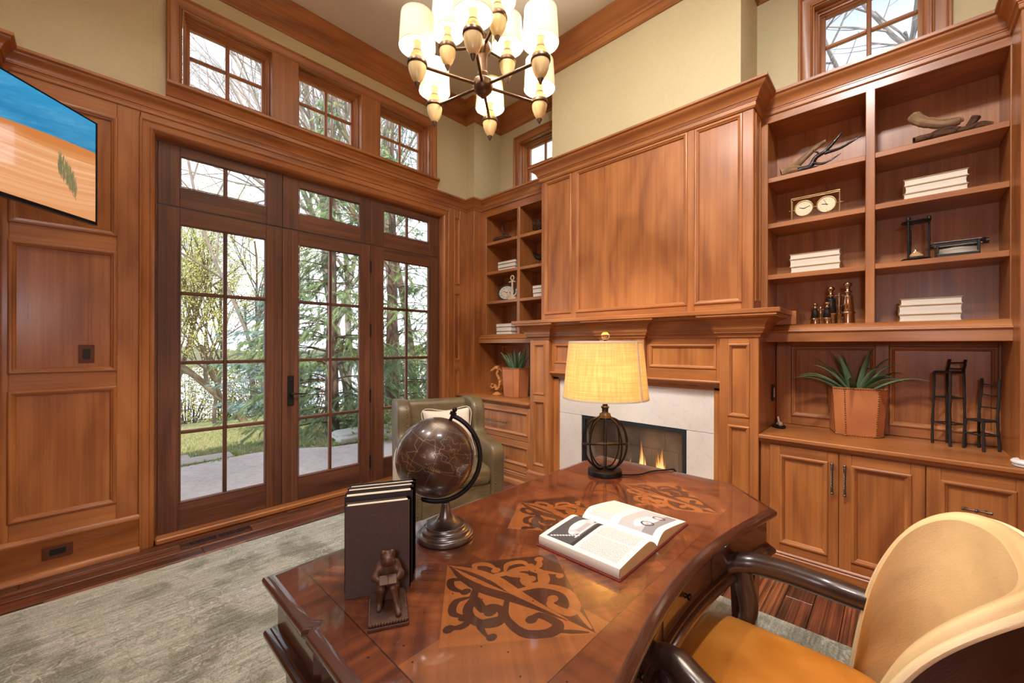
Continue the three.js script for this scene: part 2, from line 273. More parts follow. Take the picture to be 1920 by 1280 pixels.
units.forEach(([z0, z1, g0, g1], k) => {
  const d = sgroup('door_' + (k + 1)), xf = -0.05, zc = (g0 + g1) / 2, Y = [0.249, 0.785, 1.318, 1.851, 2.375];
  for (const [n, g] of sashX(z0, z1, g0, g1, 0.042, 2.495, Y[0], Y[4], xf, 0.048)) mesh(n, g, M.fir, d);
  mesh('glazing_stop', stopX(g0 - 0.001, g1 + 0.001, Y[0] - 0.001, Y[4] + 0.001, xf), M.fir, d);
  mesh('muntin', cbox(xf - 0.04, xf - 0.008, Y[0], Y[4], zc - 0.014, zc + 0.014, { b: 0.008 }), M.fir, d);
  for (let i = 1; i < 4; i++) for (const [a, b] of [[g0, zc - 0.013], [zc + 0.013, g1]]) mesh('muntin', cbox(xf - 0.04, xf - 0.009, Y[i] - 0.014, Y[i] + 0.014, a, b, { g: 'z', b: 0.008 }), M.fir, d);
  for (let i = 0; i < 4; i++) for (const [a, b] of [[g0, zc - 0.012], [zc + 0.012, g1]]) mesh('pane', new THREE.PlaneGeometry(b - a, Y[i + 1] - Y[i]).rotateY(Math.PI / 2).translate(xf - 0.026, (Y[i] + Y[i + 1]) / 2, (a + b) / 2), M.glass, d);
  if (k === 1) {
    const h = mesh('door_handle', [cbox(xf, xf + 0.012, 0.915, 1.18, 2.425, 2.475, { b: 0.005 })], M.black, d);
    mesh('lever', [cyl([xf + 0.01, 1.02, 2.45], [xf + 0.055, 1.02, 2.45], 0.011), taper([[xf + 0.052, 1.02, 2.456], [xf + 0.055, 1.021, 2.42], [xf + 0.05, 1.014, 2.36], [xf + 0.048, 1.016, 2.325]], t => 0.0085 - 0.003 * t), sph(xf + 0.012, 1.135, 2.45, 0.01)], M.black, h);
  }
  if (k === 2) for (const y of [0.252, 0.937, 1.611, 2.27]) mesh('hinge', [cyl([xf + 0.006, y - 0.055, 1.69], [xf + 0.006, y + 0.055, 1.69], 0.008), sph(xf + 0.006, y + 0.06, 1.69, 0.008), sph(xf + 0.006, y - 0.06, 1.69, 0.008)], M.black, d);
  // transom light above
  const t = sgroup('window_' + (++winNo));
  for (const [n, g] of sashX(z0, z1, g0, g1, 2.502, 2.975, 2.656, 2.896, xf, 0.048)) mesh(n, g, M.fir, t);
  mesh('glazing_stop', stopX(g0 - 0.001, g1 + 0.001, 2.655, 2.897, xf), M.fir, t);
  mesh('muntin', cbox(xf - 0.04, xf - 0.008, 2.656, 2.896, zc - 0.014, zc + 0.014, { b: 0.008 }), M.fir, t);
  for (const [a, b] of [[g0, zc - 0.012], [zc + 0.012, g1]]) mesh('pane', new THREE.PlaneGeometry(b - a, 0.24).rotateY(Math.PI / 2).translate(xf - 0.026, 2.776, (a + b) / 2), M.glass, t);
});
// ---------- clerestory windows of the door wall ----------
const opensA = [[2.616, 3.222, 2.67, 3.163], [1.82, 2.421, 1.876, 2.365], [1.009, 1.63, 1.081, 1.553]];
for (const [z0, z1, g0, g1] of opensA) {
  const w = sgroup('window_' + (++winNo)), zc = (g0 + g1) / 2, yc = 3.70;
  const JP = [[0, 0.02], [-0.008, 0.02], [-0.008, -0.035], [-0.02, -0.035], [-0.02, -0.06], [-0.03, -0.064], [-0.03, -0.085], [-0.038, -0.09], [-0.038, -0.11]];
  mesh('jamb', run([[0, 3.388, z0], [0, 3.97, z0], [0, 3.97, z1], [0, 3.388, z1]], [1, 0, 0], JP.map(([a, b]) => [-a, b]), true), W, w);
  const fr = sashX(z0 + 0.02, z1 - 0.02, g0, g1, 3.4, 3.955, 3.48, 3.918, -0.1, 0.04); for (const [n, g] of fr) mesh(n, g, W, w);
  mesh('muntin', cbox(-0.135, -0.104, 3.48, 3.918, zc - 0.0135, zc + 0.0135, { b: 0.007 }), W, w);
  for (const [a, b] of [[g0, zc - 0.012], [zc + 0.012, g1]]) mesh('muntin', cbox(-0.135, -0.105, yc - 0.0125, yc + 0.0125, a, b, { g: 'z', b: 0.007 }), W, w);
  for (const [a, b] of [[g0, zc - 0.012], [zc + 0.012, g1]]) for (const [c, e] of [[3.48, yc], [yc, 3.918]]) mesh('pane', new THREE.PlaneGeometry(b - a, e - c).rotateY(Math.PI / 2).translate(-0.12, (c + e) / 2, (a + b) / 2), M.glass, w);
}
const CASW = [[0, 0], [0, 0.026], [0.006, 0.034], [0.016, 0.034], [0.02, 0.027], [0.028, 0.022], [0.075, 0.02], [0.08, 0.025], [0.086, 0.022], [0.09, 0.014], [0.09, 0]];
mesh('trim_10', [run([[0, 3.39, 0.912], [0, 4.062, 0.912], [0, 4.062, 3.318], [0, 3.39, 3.318]], [1, 0, 0], CASW.map(([a, b]) => [a, b])), cbox(0, 0.02, 3.39, 3.975, 2.418, 2.62), cbox(0, 0.02, 3.39, 3.975, 1.627, 1.823)], W, scene, S);
const SILL = [[0, 0.126], [0.066, 0.126], [0.072, 0.12], [0.072, 0.104], [0.064, 0.096], [0.05, 0.092], [0.044, 0.08], [0.03, 0.06], [0.022, 0.05], [0.02, 0.03], [0.014, 0.026], [0.014, 0.004], [0, 0]];
mesh('trim_11', [run([[0, 3.262, 0.90], [0, 3.262, 3.318]], [0, 1, 0], SILL), cbox(-0.11, 0.02, 3.37, 3.392, 0.95, 3.28, { g: 'z' })], W, scene, S);

// ---------- clerestory windows of the fireplace wall ----------
for (const [x0, x1, g0, g1] of [[0.5, 1.19, 0.575, 1.115], [3.45, 4.06, 3.512, 4.0]]) {
  const w = sgroup('window_' + (++winNo)), xc = x0 < 1 ? 0.815 : 3.756, yc = 3.70;
  const JP = [[0, 0.02], [-0.008, 0.02], [-0.008, -0.035], [-0.02, -0.035], [-0.02, -0.06], [-0.03, -0.064], [-0.03, -0.085], [-0.038, -0.09], [-0.038, -0.11]];
  mesh('jamb', run([[x1, 3.388, 0], [x1, 3.965, 0], [x0, 3.965, 0], [x0, 3.388, 0]], [0, 0, 1], JP.map(([a, b]) => [-a, b]), true), W, w);
  const zf = -0.1, d = 0.04;
  for (const [n, g] of [['stile', cbox(x0 + 0.02, g0, 3.39, 3.96, zf - d, zf)], ['stile', cbox(g1, x1 - 0.02, 3.39, 3.96, zf - d, zf)], ['rail', cbox(g0, g1, 3.92, 3.96, zf - d, zf, { g: 'x' })], ['rail', cbox(g0, g1, 3.39, 3.48, zf - d, zf, { g: 'x' })]]) mesh(n, g, W, w);
  mesh('muntin', cbox(xc - 0.0135, xc + 0.0135, 3.48, 3.92, -0.135, -0.104, { b: 0.007 }), W, w);
  for (const [a, b] of [[g0, xc - 0.012], [xc + 0.012, g1]]) mesh('muntin', cbox(a, b, yc - 0.0125, yc + 0.0125, -0.135, -0.105, { g: 'x', b: 0.007 }), W, w);
  for (const [a, b] of [[g0, xc - 0.012], [xc + 0.012, g1]]) for (const [c, e] of [[3.48, yc], [yc, 3.92]]) mesh('pane', new THREE.PlaneGeometry(b - a, e - c).translate((a + b) / 2, (c + e) / 2, -0.12), M.glass, w);
  mesh('casing', run([[x1 + 0.09, 3.245, 0], [x1 + 0.09, 4.062, 0], [x0 - 0.09, 4.062, 0], [x0 - 0.09, 3.245, 0]], [0, 0, 1], CASW), W, w);
}
// ---------- fireplace ----------
const C = M.cherry;
const frameZ = (parent, cols, y0, y1, rows, z, t, mat = C, k = 1, depth = 0.012) => {   // stiles, rails, panels (> moulding) in a plane facing +z
  for (let i = 0; i < cols.length; i += 2) mesh('stile', cbox(cols[i], cols[i + 1], y0, y1, z - t, z), mat, parent);
  for (let i = 1; i < cols.length - 1; i += 2) {
    const a = cols[i], b = cols[i + 1], ys = [y0, ...rows.flat(), y1];
    for (let j = 0; j < ys.length; j += 2) mesh('rail', cbox(a, b, ys[j], ys[j + 1], z - t, z, { g: 'x' }), mat, parent);
    for (const [c, d] of rows) { const p = mesh('panel', cbox(a, b, c, d, z - t, z - depth, { b: 0.0005 }), mat, parent); mesh('panel_moulding', ringZ(a + 0.002, b - 0.002, c + 0.002, d - 0.002, z, k), mat, p); }
  }
};
{
  const f = thing('fireplace', 'cherry wood fireplace with panelled overmantel, moulded mantel shelf and pale stone surround', 'fireplace', [0, 0, 0]);
  mesh('core', [box(1.31, 3.175, 1.7, 3.1, 0.0, 0.535), box(1.2, 1.435, 0, 1.6, 0, 0.585), box(2.99, 3.228, 0, 1.6, 0, 0.585), box(1.43, 2.99, 1.15, 1.69, 0.0, 0.54)], C, f);
  const om = mesh('overmantel', [cbox(1.30, 3.185, 1.7, 1.712, 0.02, 0.56, { g: 'x' })], C, f);
  frameZ(om, [1.30, 1.348, 1.665, 1.722, 2.739, 2.796, 3.115, 3.185], 1.7, 3.13, [[1.768, 3.088]], 0.55, 0.02);
  mesh('side_panel', [cbox(3.17, 3.187, 1.7, 3.13, 0.32, 0.548)], C, om);
  mesh('panel_moulding', ringX(0.375, 0.505, 1.775, 3.08, 3.187, 0.8), C, om);
  mesh('side_panel', [cbox(1.298, 1.315, 1.7, 3.13, 0.32, 0.548)], C, om);
  const BIG = [[0, 0.15], [0.104, 0.15], [0.104, 0.136], [0.096, 0.13], [0.09, 0.128], [0.088, 0.12], [0.08, 0.11], [0.066, 0.1], [0.052, 0.09], [0.042, 0.078], [0.036, 0.064], [0.034, 0.056], [0.028, 0.053], [0.028, 0.048], [0.023, 0.045], [0.023, 0.04], [0.018, 0.037], [0.018, 0.012], [0.01, 0.004], [0.008, 0], [0, 0]];
  mesh('cornice', run([[3.185, 3.098, 0.3], [3.185, 3.098, 0.55], [1.30, 3.098, 0.55], [1.30, 3.098, 0.3]].map(p => p), [0, 1, 0], BIG), C, f);
  mesh('mantel_shelf', [cbox(1.05, 3.376, 1.672, 1.704, 0.02, 0.73, { g: 'x', b: 0.004 })], C, f);
  mesh('mantel_return', [cbox(3.185, 3.40, 1.607, 1.702, 0.04, 0.338, { g: 'x' })], C, f);
  const MM = [[0, 0.155], [0.122, 0.155], [0.122, 0.14], [0.112, 0.138], [0.11, 0.13], ...arc(0.112, 0.06, 0.07, 92, 178, 7), [0.042, 0.052], [0.036, 0.05], [0.036, 0.042], [0.03, 0.04], [0.03, 0.028], [0.022, 0.022], [0.012, 0.008], [0.01, 0], [0, 0]];
  mesh('mantel_moulding', run([[3.232, 1.52, 0.3], [3.232, 1.52, 0.6], [2.986, 1.52, 0.6], [2.986, 1.52, 0.555], [2.42, 1.52, 0.555], [2.42, 1.52, 0.6], [2.006, 1.52, 0.6], [2.006, 1.52, 0.555], [1.44, 1.52, 0.555], [1.44, 1.52, 0.6], [1.196, 1.52, 0.6], [1.196, 1.52, 0.3]], [0, 1, 0], MM), C, f);
  for (const [x0, x1, a, b] of [[1.196, 1.44, 1.247, 1.387], [2.986, 3.232, 3.043, 3.176]]) {
    const p = mesh('pilaster', [cbox(x0, x0 + 0.02, 0.1, 1.53, 0.3, 0.598), cbox(x1 - 0.02, x1, 0.1, 1.53, 0.3, 0.598)], C, f);
    frameZ(p, [x0 + 0.001, a, b, x1 - 0.001], 0.15, 1.53, [[0.257, 0.903], [0.967, 1.473]], 0.6, 0.018, C, 0.8);
    mesh('plinth', run([[x1, 0, 0.5], [x1, 0, 0.6], [x0, 0, 0.6], [x0, 0, 0.5]], [0, 1, 0], [[0, 0.19], [0.01, 0.19], [0.02, 0.178], [0.024, 0.165], [0.024, 0.05], [0.034, 0.04], [0.036, 0.02], [0.036, 0], [0, 0]]), C, p);
  }
  const fr = mesh('frieze', [cbox(2.006, 2.42, 1.2, 1.53, 0.54, 0.6)], C, f);
  frameZ(fr, [1.44, 1.474, 1.982, 2.006], 1.195, 1.53, [[1.288, 1.468]], 0.555, 0.018, C, 0.75);
  frameZ(fr, [2.42, 2.444, 2.952, 2.986], 1.195, 1.53, [[1.288, 1.468]], 0.555, 0.018, C, 0.75);
  mesh('ledge', run([[2.986, 1.165, 0.555], [1.44, 1.165, 0.555]], [0, 1, 0], [[0, 0.038], [0.028, 0.038], [0.032, 0.032], [0.03, 0.024], [0.018, 0.018], [0.014, 0.008], [0.006, 0.0], [-0.03, 0]].map(([a, b]) => [-a * -1, b])), C, f);
  mesh('jamb', [cbox(1.44, 1.503, 0, 1.17, 0.45, 0.525), cbox(2.927, 2.986, 0, 1.17, 0.45, 0.525), cbox(1.44, 2.986, 1.128, 1.172, 0.45, 0.525, { g: 'x' })], C, f);
  const stone = std({ map: tex(512, 512, (u, v) => { const n = (fbm(u, v, 6, 6, 91, 5) - 0.5) * 16, k = fbm(u, v, 60, 60, 93, 2) > 0.72 ? -7 : 0; return [226 + n + k, 221 + n + k, 214 + n * 1.2 + k]; }), roughness: 0.5 });
  for (const a of [[1.5, 2.93, 0.806, 1.131], [1.5, 1.754, 0, 0.803], [2.722, 2.93, 0, 0.803]]) mesh('stone_slab', cbox(a[0], a[1], a[2], a[3], 0.47, 0.503, { b: 0.0015 }), stone, f);
  const brick = std({ map: tex(512, 512, (u, v) => { const row = Math.floor(v * 6), bu = mod(u * 4 + (row % 2) * 0.5, 1), bv = mod(v * 6, 1), joint = bu < 0.03 || bv < 0.06, n = (fbm(u, v, 8, 8, 97, 4) - 0.5) * 60 + (hash(Math.floor(u * 4 + (row % 2) * 0.5), row, 4) - 0.5) * 24, s = joint ? -18 : 0; return [150 + n + s, 152 + n + s, 152 + n + s]; }, true, [1, 1]), roughness: 0.9 });
  const fb = mesh('firebox', [box(1.755, 2.72, 0.06, 0.10, 0.06, 0.47), box(1.755, 2.72, 0.80, 0.83, 0.06, 0.47), box(1.755, 2.72, 0.08, 0.82, 0.06, 0.09), box(1.74, 1.757, 0.08, 0.82, 0.06, 0.47), box(2.718, 2.735, 0.08, 0.82, 0.06, 0.47)], brick, f);
  const fm = std({ color: col(58, 66, 74), roughness: 0.4, metalness: 0.6 });
  mesh('metal_frame', [cbox(1.757, 2.718, 0.768, 0.8, 0.46, 0.498, { g: 'x' }), cbox(1.757, 1.789, 0.09, 0.768, 0.46, 0.498), cbox(2.686, 2.718, 0.09, 0.768, 0.46, 0.498), cbox(1.757, 2.718, 0.06, 0.12, 0.46, 0.498, { g: 'x' })], fm, f);
  mesh('fire_glass', new THREE.PlaneGeometry(0.9, 0.65).translate(2.2375, 0.444, 0.475), M.glass, f);
  const log = std({ color: col(64, 52, 44), roughness: 0.95, bumpMap: woodBump, bumpScale: 0.004 }), logs = [];
  for (const [a, b, r] of [[[1.9, 0.2, 0.22], [2.55, 0.22, 0.24], 0.055], [[2.0, 0.2, 0.34], [2.5, 0.2, 0.32], 0.05], [[2.05, 0.3, 0.2], [2.4, 0.33, 0.34], 0.045], [[2.2, 0.31, 0.33], [2.5, 0.34, 0.2], 0.04]]) mesh('log', taper([a, a.map((v, i) => (v + b[i]) / 2 + (i === 1 ? 0.015 : 0)), b], t => r * (1 - 0.25 * t) * (t < 0.02 || t > 0.98 ? 0.2 : 1), 20, 12), log, f);
  const flameM = std({ color: 0x000000, emissive: 0xffffff, emissiveIntensity: 1.1, roughness: 1, transparent: true, depthWrite: false, emissiveMap: tex(8, 64, (u, v) => mix3([255, 236, 160], [236, 130, 40], sstep(0.2, 0.9, v))), alphaMap: tex(8, 64, (u, v) => { const a = 255 * 0.85 * sstep(0, 0.12, v) * (1 - sstep(0.35, 1, v)); return [a, a, a]; }, false) });
  const flame = (x, y, z, h, r) => { const q = rng(x * 999 | 0), ph = q() * 6; return taper([0, 0.2, 0.45, 0.7, 1].map(t => [x + Math.sin(ph + t * 5) * 0.012 * t, y + h * t, z + Math.cos(ph + t * 4) * 0.01 * t]), t => r * Math.pow(Math.sin(Math.PI * Math.min(1, 0.18 + t * 0.82)), 0.9) * (1 - t * 0.55) + 0.0008, 18, 8, 0.5); };
  for (const a of [[2.258, 0.30, 0.3, 0.36, 0.022], [2.236, 0.30, 0.28, 0.25, 0.02], [2.28, 0.3, 0.29, 0.22, 0.018], [2.41, 0.30, 0.3, 0.27, 0.024], [2.436, 0.30, 0.28, 0.31, 0.02], [2.385, 0.30, 0.27, 0.2, 0.018], [2.462, 0.3, 0.3, 0.2, 0.016], [2.15, 0.3, 0.3, 0.16, 0.014]]) mesh('flame', flame(...a), flameM, f);
  const pl = new THREE.PointLight(0xffa040, 0.07); pl.position.set(2.33, 0.42, 0.4); pl.castShadow = true; f.add(pl);
}

// ---------- bookcases with niche panelling ----------
function bookcase(label, { x0, x1, cols, y0, y1, shelves, zf = 0.33, f0, f1, niche }) {
  const b = thing('bookcase', label, 'bookcase');
  mesh('side_panel', cbox(x0, cols[0][0], y0 - 0.02, y1, 0.012, zf), C, b); mesh('side_panel', cbox(cols[1][1], x1, y0 - 0.02, y1, 0.012, zf), C, b);
  mesh('divider', cbox(cols[0][1], cols[1][0], y0 - 0.01, y1 + 0.02, 0.02, zf - 0.001), C, b);
  mesh('top_rail', [cbox(x0, x1, y1, 3.125, zf - 0.03, zf, { g: 'x' }), cbox(x0, x1, y1, y1 + 0.02, 0.012, zf - 0.02, { g: 'x' })], C, b);
  mesh('back_panel', cbox(x0, x1, y0 - 0.1, y1 + 0.02, 0.004, 0.014), C, b);
  mesh('base_board', cbox(x0, x1, y0 - 0.035, y0, 0.012, zf, { g: 'x' }), C, b);
  cols.forEach((c, i) => shelves[i].forEach(y => mesh('shelf', cbox(c[0], c[1], y - 0.034, y, 0.014, zf - 0.003, { g: 'x' }), C, b)));
  mesh('fascia', [run([[f1, 1.487, zf], [f0, 1.487, zf]], [0, 1, 0], [[0, y0 - 1.487], [0.002, y0 - 1.487], [0.02, y0 - 1.497], [0.034, y0 - 1.515], [0.04, y0 - 1.525], [0.056, y0 - 1.528], [0.06, y0 - 1.535], [0.056, y0 - 1.542], [0.05, y0 - 1.546], [0.05, 0.002], [0.048, 0], [0, 0]].map(([a, q]) => [-a * -1, q])), cbox(f0, f1, 1.487, y0 - 0.03, 0.012, zf + 0.005, { g: 'x' })], C, b);
  mesh('cornice', run([[x1, 3.11, zf], [x0, 3.11, zf]], [0, 1, 0], CORN), C, b);
  const n = mesh('niche_back', cbox(niche[0], niche[1], 0.87, 1.49, 0.003, 0.012), C, b);
  frameZ(n, niche[2], 0.872, 1.488, [[0.937, 1.455]], 0.05, 0.02, C, 0.9, 0.016);
  return b;
}
bookcase('left cherry bookcase with narrow shelves, between the French doors and the fireplace', { x0: 0.155, x1: 1.3, cols: [[0.245, 0.757], [0.80, 1.27]], y0: 1.592, y1: 3.03, shelves: [[2.714, 2.354, 1.996], [2.716, 2.353, 1.995]], f0: 0.165, f1: 1.2, niche: [0.155, 1.2, [0.157, 0.24, 0.64, 0.70, 1.11, 1.2]] });
bookcase('right cherry bookcase with wide shelves under the barred window beside the fireplace', { x0: 3.185, x1: 4.345, cols: [[3.228, 3.758], [3.803, 4.338]], y0: 1.607, y1: 3.06, shelves: [[2.665, 2.337, 1.969], [2.665, 2.342, 1.973]], f0: 3.23, f1: 4.40, niche: [3.23, 4.345, [3.232, 3.33, 3.798, 3.868, 4.332, 4.344]] });

// ---------- base cabinets and their tops ----------
const pullDark = M.pewter;
function barPull(parent, x, y0, y1, z, horizontal) {      // twisted iron pull
  const m = (a, o = 0, w = 0) => horizontal ? [a, y0 + o, z + w] : [x + o, a, z + w], P = [];
  const A = horizontal ? x : y0, B = horizontal ? y1 : y1;
  for (const s of [0, Math.PI]) P.push(tube(Array.from({ length: 34 }, (_, i) => { const t = i / 33, a = lerp(A + 0.03, B - 0.03, t), k = s + t * 26; return m(a, Math.cos(k) * 0.0035, 0.026 + Math.sin(k) * 0.0035); }), 0.0036, 90, 6));
  for (const e of [A, B]) { const d = e === A ? 1 : -1; P.push(taper([m(e + d * 0.034, 0, 0.026), m(e + d * 0.012, 0, 0.026), m(e, 0, 0.022)], t => 0.0065), cyl(m(e + d * 0.004, 0, 0.026), m(e + d * 0.004, 0, 0), 0.006), sph(...m(e, 0, 0.024), 0.009)); }
  return mesh('handle', P, pullDark, parent);
}
function doorLeaf(parent, name, x0, x1, y0, y1, a, b, c, d, z = 0.59) {
  const g = mesh(name, [cbox(x0, a, y0, y1, z - 0.02, z), cbox(b, x1, y0, y1, z - 0.02, z), cbox(a, b, d, y1, z - 0.02, z, { g: 'x' }), cbox(a, b, y0, c, z - 0.02, z, { g: 'x' })], C, parent);
  mesh('panel', cbox(a, b, c, d, z - 0.02, z - 0.01, { b: 0.0005 }), C, g); mesh('panel_moulding', ringZ(a + 0.002, b - 0.002, c + 0.002, d - 0.002, z, 0.9), C, g); return g;
}
const PLN = [[0, 0.125], [0.012, 0.125], [0.022, 0.12], [0.026, 0.11], [0.022, 0.1], [0.03, 0.094], [0.03, 0.055], [0.044, 0.045], [0.048, 0.035], [0.05, 0.0], [0, 0]];
{
  const r = thing('base_cabinet', 'long cherry base cabinet with two panelled doors and drawers under the right bookcase', 'cabinet');
  mesh('carcass', [box(3.236, RX, 0.02, 0.822, 0.01, 0.569), cbox(3.236, 3.29, 0.1, 0.822, 0.5, 0.571)], C, r);
  const d1 = doorLeaf(r, 'door', 3.294, 3.650, 0.11, 0.808, 3.352, 3.597, 0.179, 0.749), d2 = doorLeaf(r, 'door', 3.653, 4.016, 0.11, 0.808, 3.711, 3.961, 0.179, 0.749);
  barPull(d1, 3.621, 0.571, 0.745, 0.59); barPull(d2, 3.681, 0.571, 0.745, 0.59);
  const w1 = doorLeaf(r, 'drawer', 4.02, 4.385, 0.448, 0.808, 4.075, 4.326, 0.515, 0.749), w2 = doorLeaf(r, 'drawer', 4.02, 4.385, 0.11, 0.444, 4.075, 4.326, 0.163, 0.39);
  for (const [p, y] of [[w1, 0.628], [w2, 0.275]]) mesh('handle', [taper([[4.145, y, 0.617], [4.15, y, 0.617], [4.168, y, 0.617], [4.172, y, 0.617], [4.188, y, 0.617], [4.196, y, 0.617], [4.204, y, 0.617], [4.222, y, 0.617], [4.226, y, 0.617], [4.246, y, 0.617], [4.25, y, 0.617]], t => 0.005 + 0.006 * Math.exp(-Math.pow((t - 0.5) / 0.07, 2)) + 0.004 * Math.exp(-Math.pow((Math.abs(t - 0.5) - 0.42) / 0.05, 2)), 40, 8), cyl([4.165, y, 0.617], [4.165, y, 0.59], 0.005), cyl([4.231, y, 0.617], [4.231, y, 0.59], 0.005)], pullDark, p);
  mesh('plinth', run([[RX, 0, 0.57], [3.236, 0, 0.57]], [0, 1, 0], PLN), C, r);
  const top = thing('countertop', 'long cherry counter carrying the leather planter and two tiny iron chairs', 'countertop');
  mesh('slab', [cbox(3.234, RX, 0.843, 0.87, 0.004, 0.622, { g: 'x', b: 0.005 })], C, top);
  mesh('edge_moulding', run([[RX, 0.818, 0.57], [3.236, 0.818, 0.57]], [0, 1, 0], [[0, 0.026], [0.04, 0.026], [0.036, 0.018], [0.026, 0.012], [0.022, 0.004], [0.018, 0], [0, 0]]), C, top);
  const l = thing('base_cabinet', 'cherry chest of two wide drawers left of the fireplace, behind the wing chair', 'cabinet');
  mesh('carcass', [box(0.16, 1.194, 0.02, 0.822, 0.01, 0.569), cbox(0.018, 0.2, 0.02, 0.822, 0.458, 0.571)], C, l);
  const a1 = doorLeaf(l, 'drawer', 0.212, 1.187, 0.462, 0.808, 0.262, 1.162, 0.518, 0.758), a2 = doorLeaf(l, 'drawer', 0.212, 1.187, 0.13, 0.457, 0.262, 1.162, 0.205, 0.398);
  for (const [p, y] of [[a1, 0.63], [a2, 0.26]]) mesh('handle', [taper([[0.53, y, 0.618], [0.62, y, 0.622], [0.7, y, 0.623], [0.78, y, 0.622], [0.87, y, 0.618]], t => 0.006 + 0.003 * Math.exp(-Math.pow((Math.abs(t - 0.5) - 0.4) / 0.05, 2)), 40, 8), ...[0.55, 0.85].map(x => cyl([x, y, 0.618], [x, y, 0.59], 0.006)), ...[0.53, 0.87].map(x => sph(x, y, 0.618, 0.009))], pullDark, p);
  mesh('plinth', run([[1.194, 0, 0.57], [0.018, 0, 0.57]], [0, 1, 0], PLN), C, l);
  const t2 = thing('countertop', 'short cherry counter carrying the carved seahorse and the left leather planter', 'countertop');
  mesh('slab', [cbox(0.16, 1.195, 0.843, 0.87, 0.004, 0.622, { g: 'x', b: 0.005 }), cbox(0.017, 0.17, 0.843, 0.87, 0.457, 0.622, { g: 'x', b: 0.005 })], C, t2);
  mesh('edge_moulding', run([[1.194, 0.818, 0.57], [0.018, 0.818, 0.57]], [0, 1, 0], [[0, 0.026], [0.04, 0.026], [0.036, 0.018], [0.026, 0.012], [0.022, 0.004], [0.018, 0], [0, 0]]), C, t2);
}
// ---------- rug ----------
{
  const rugTex = (() => {
    const W0 = 1024, H0 = 1024, ink = [[176, 178, 164], [132, 134, 118], [198, 198, 188], [170, 152, 142], [160, 176, 182], [124, 122, 104]];
    const c = canvasTex(W0, H0, (g) => {
      g.fillStyle = '#000'; g.fillRect(0, 0, W0, H0); const r = rng(9);
      const leaf = (x, y, a, L, w, s) => { g.save(); g.translate(x, y); g.rotate(a); g.fillStyle = s; g.beginPath(); g.moveTo(0, 0); g.quadraticCurveTo(L * 0.5, -w, L, 0); g.quadraticCurveTo(L * 0.5, w, 0, 0); g.fill(); g.restore(); };
      g.lineWidth = 5;
      for (let k = 0; k < 46; k++) {
        let x = r() * W0, y = r() * H0, a = r() * 6.28, cur = (r() - 0.5) * 0.16; const tone = r() < 0.5 ? '#400' : '#800'; g.strokeStyle = tone;
        for (let i = 0; i < 46; i++) { const nx = x + Math.cos(a) * 9, ny = y + Math.sin(a) * 9; g.beginPath(); g.moveTo(x, y); g.lineTo(nx, ny); g.stroke(); if (i % 7 === 3) { leaf(x, y, a + 0.9, 42, 11, tone); leaf(x, y, a - 0.9, 42, 11, tone); } x = nx; y = ny; a += cur; cur += (r() - 0.5) * 0.02; }
        g.fillStyle = '#0c0'; if (r() < 0.8) for (let p = 0; p < 8; p++) leaf(x, y, p * 0.785, 46, 13, r() < 0.3 ? '#040' : r() < 0.5 ? '#080' : '#0c0');
      }
    });
    const px = c.image.getContext('2d').getImageData(0, 0, W0, H0).data;
    return tex(W0, H0, (u, v) => {
      const i = Math.floor(u * W0), j = Math.floor(v * H0), k = (j * W0 + i) * 4, R = px[k], G = px[k + 1], n = (fbm(u, v, 300, 300, 31, 1) - 0.5) * 40 + (fbm(u, v, 160, 12, 33, 3) - 0.5) * 60, pat = fbm(u, v, 7, 7, 35, 3);
      let q = mix3(ink[0], ink[1], sstep(0.45, 0.7, pat) * 0.8);
      if (R > 90) q = mix3(q, ink[2], 0.55); else if (R > 30) q = mix3(q, ink[5], 0.32);
      if (G > 160) q = mix3(q, ink[3], 0.34); else if (G > 100) q = mix3(q, ink[4], 0.4); else if (G > 30) q = mix3(q, ink[2], 0.5);
      return [q[0] + n, q[1] + n, q[2] + n];
    });
  })();
  const pile = tex(512, 512, (u, v) => { const n = 255 * (0.6 * fbm(u, v, 200, 200, 51, 2) + 0.4 * fbm(u, v, 120, 14, 53, 2)); return [n, n, n]; }, false, [2, 2]);
  const g = new RoundedBoxGeometry(3.32, 0.012, 3.3, 2, 0.005), p = g.attributes.position, uv = new Float32Array(p.count * 2);
  for (let i = 0; i < p.count; i++) { uv[2 * i] = p.getX(i) / 1.35; uv[2 * i + 1] = p.getZ(i) / 1.35; } g.setAttribute('uv', new THREE.BufferAttribute(uv, 2)); g.translate(0.452 + 1.66, 0.0065, 1.178 + 1.65);
  mesh('rug', g, std({ map: rugTex, bumpMap: pile, bumpScale: 0.003, roughness: 1 }), scene, { label: 'pale sage green area rug with a worn scrolling floral pattern under the desk', category: 'rug' });
}

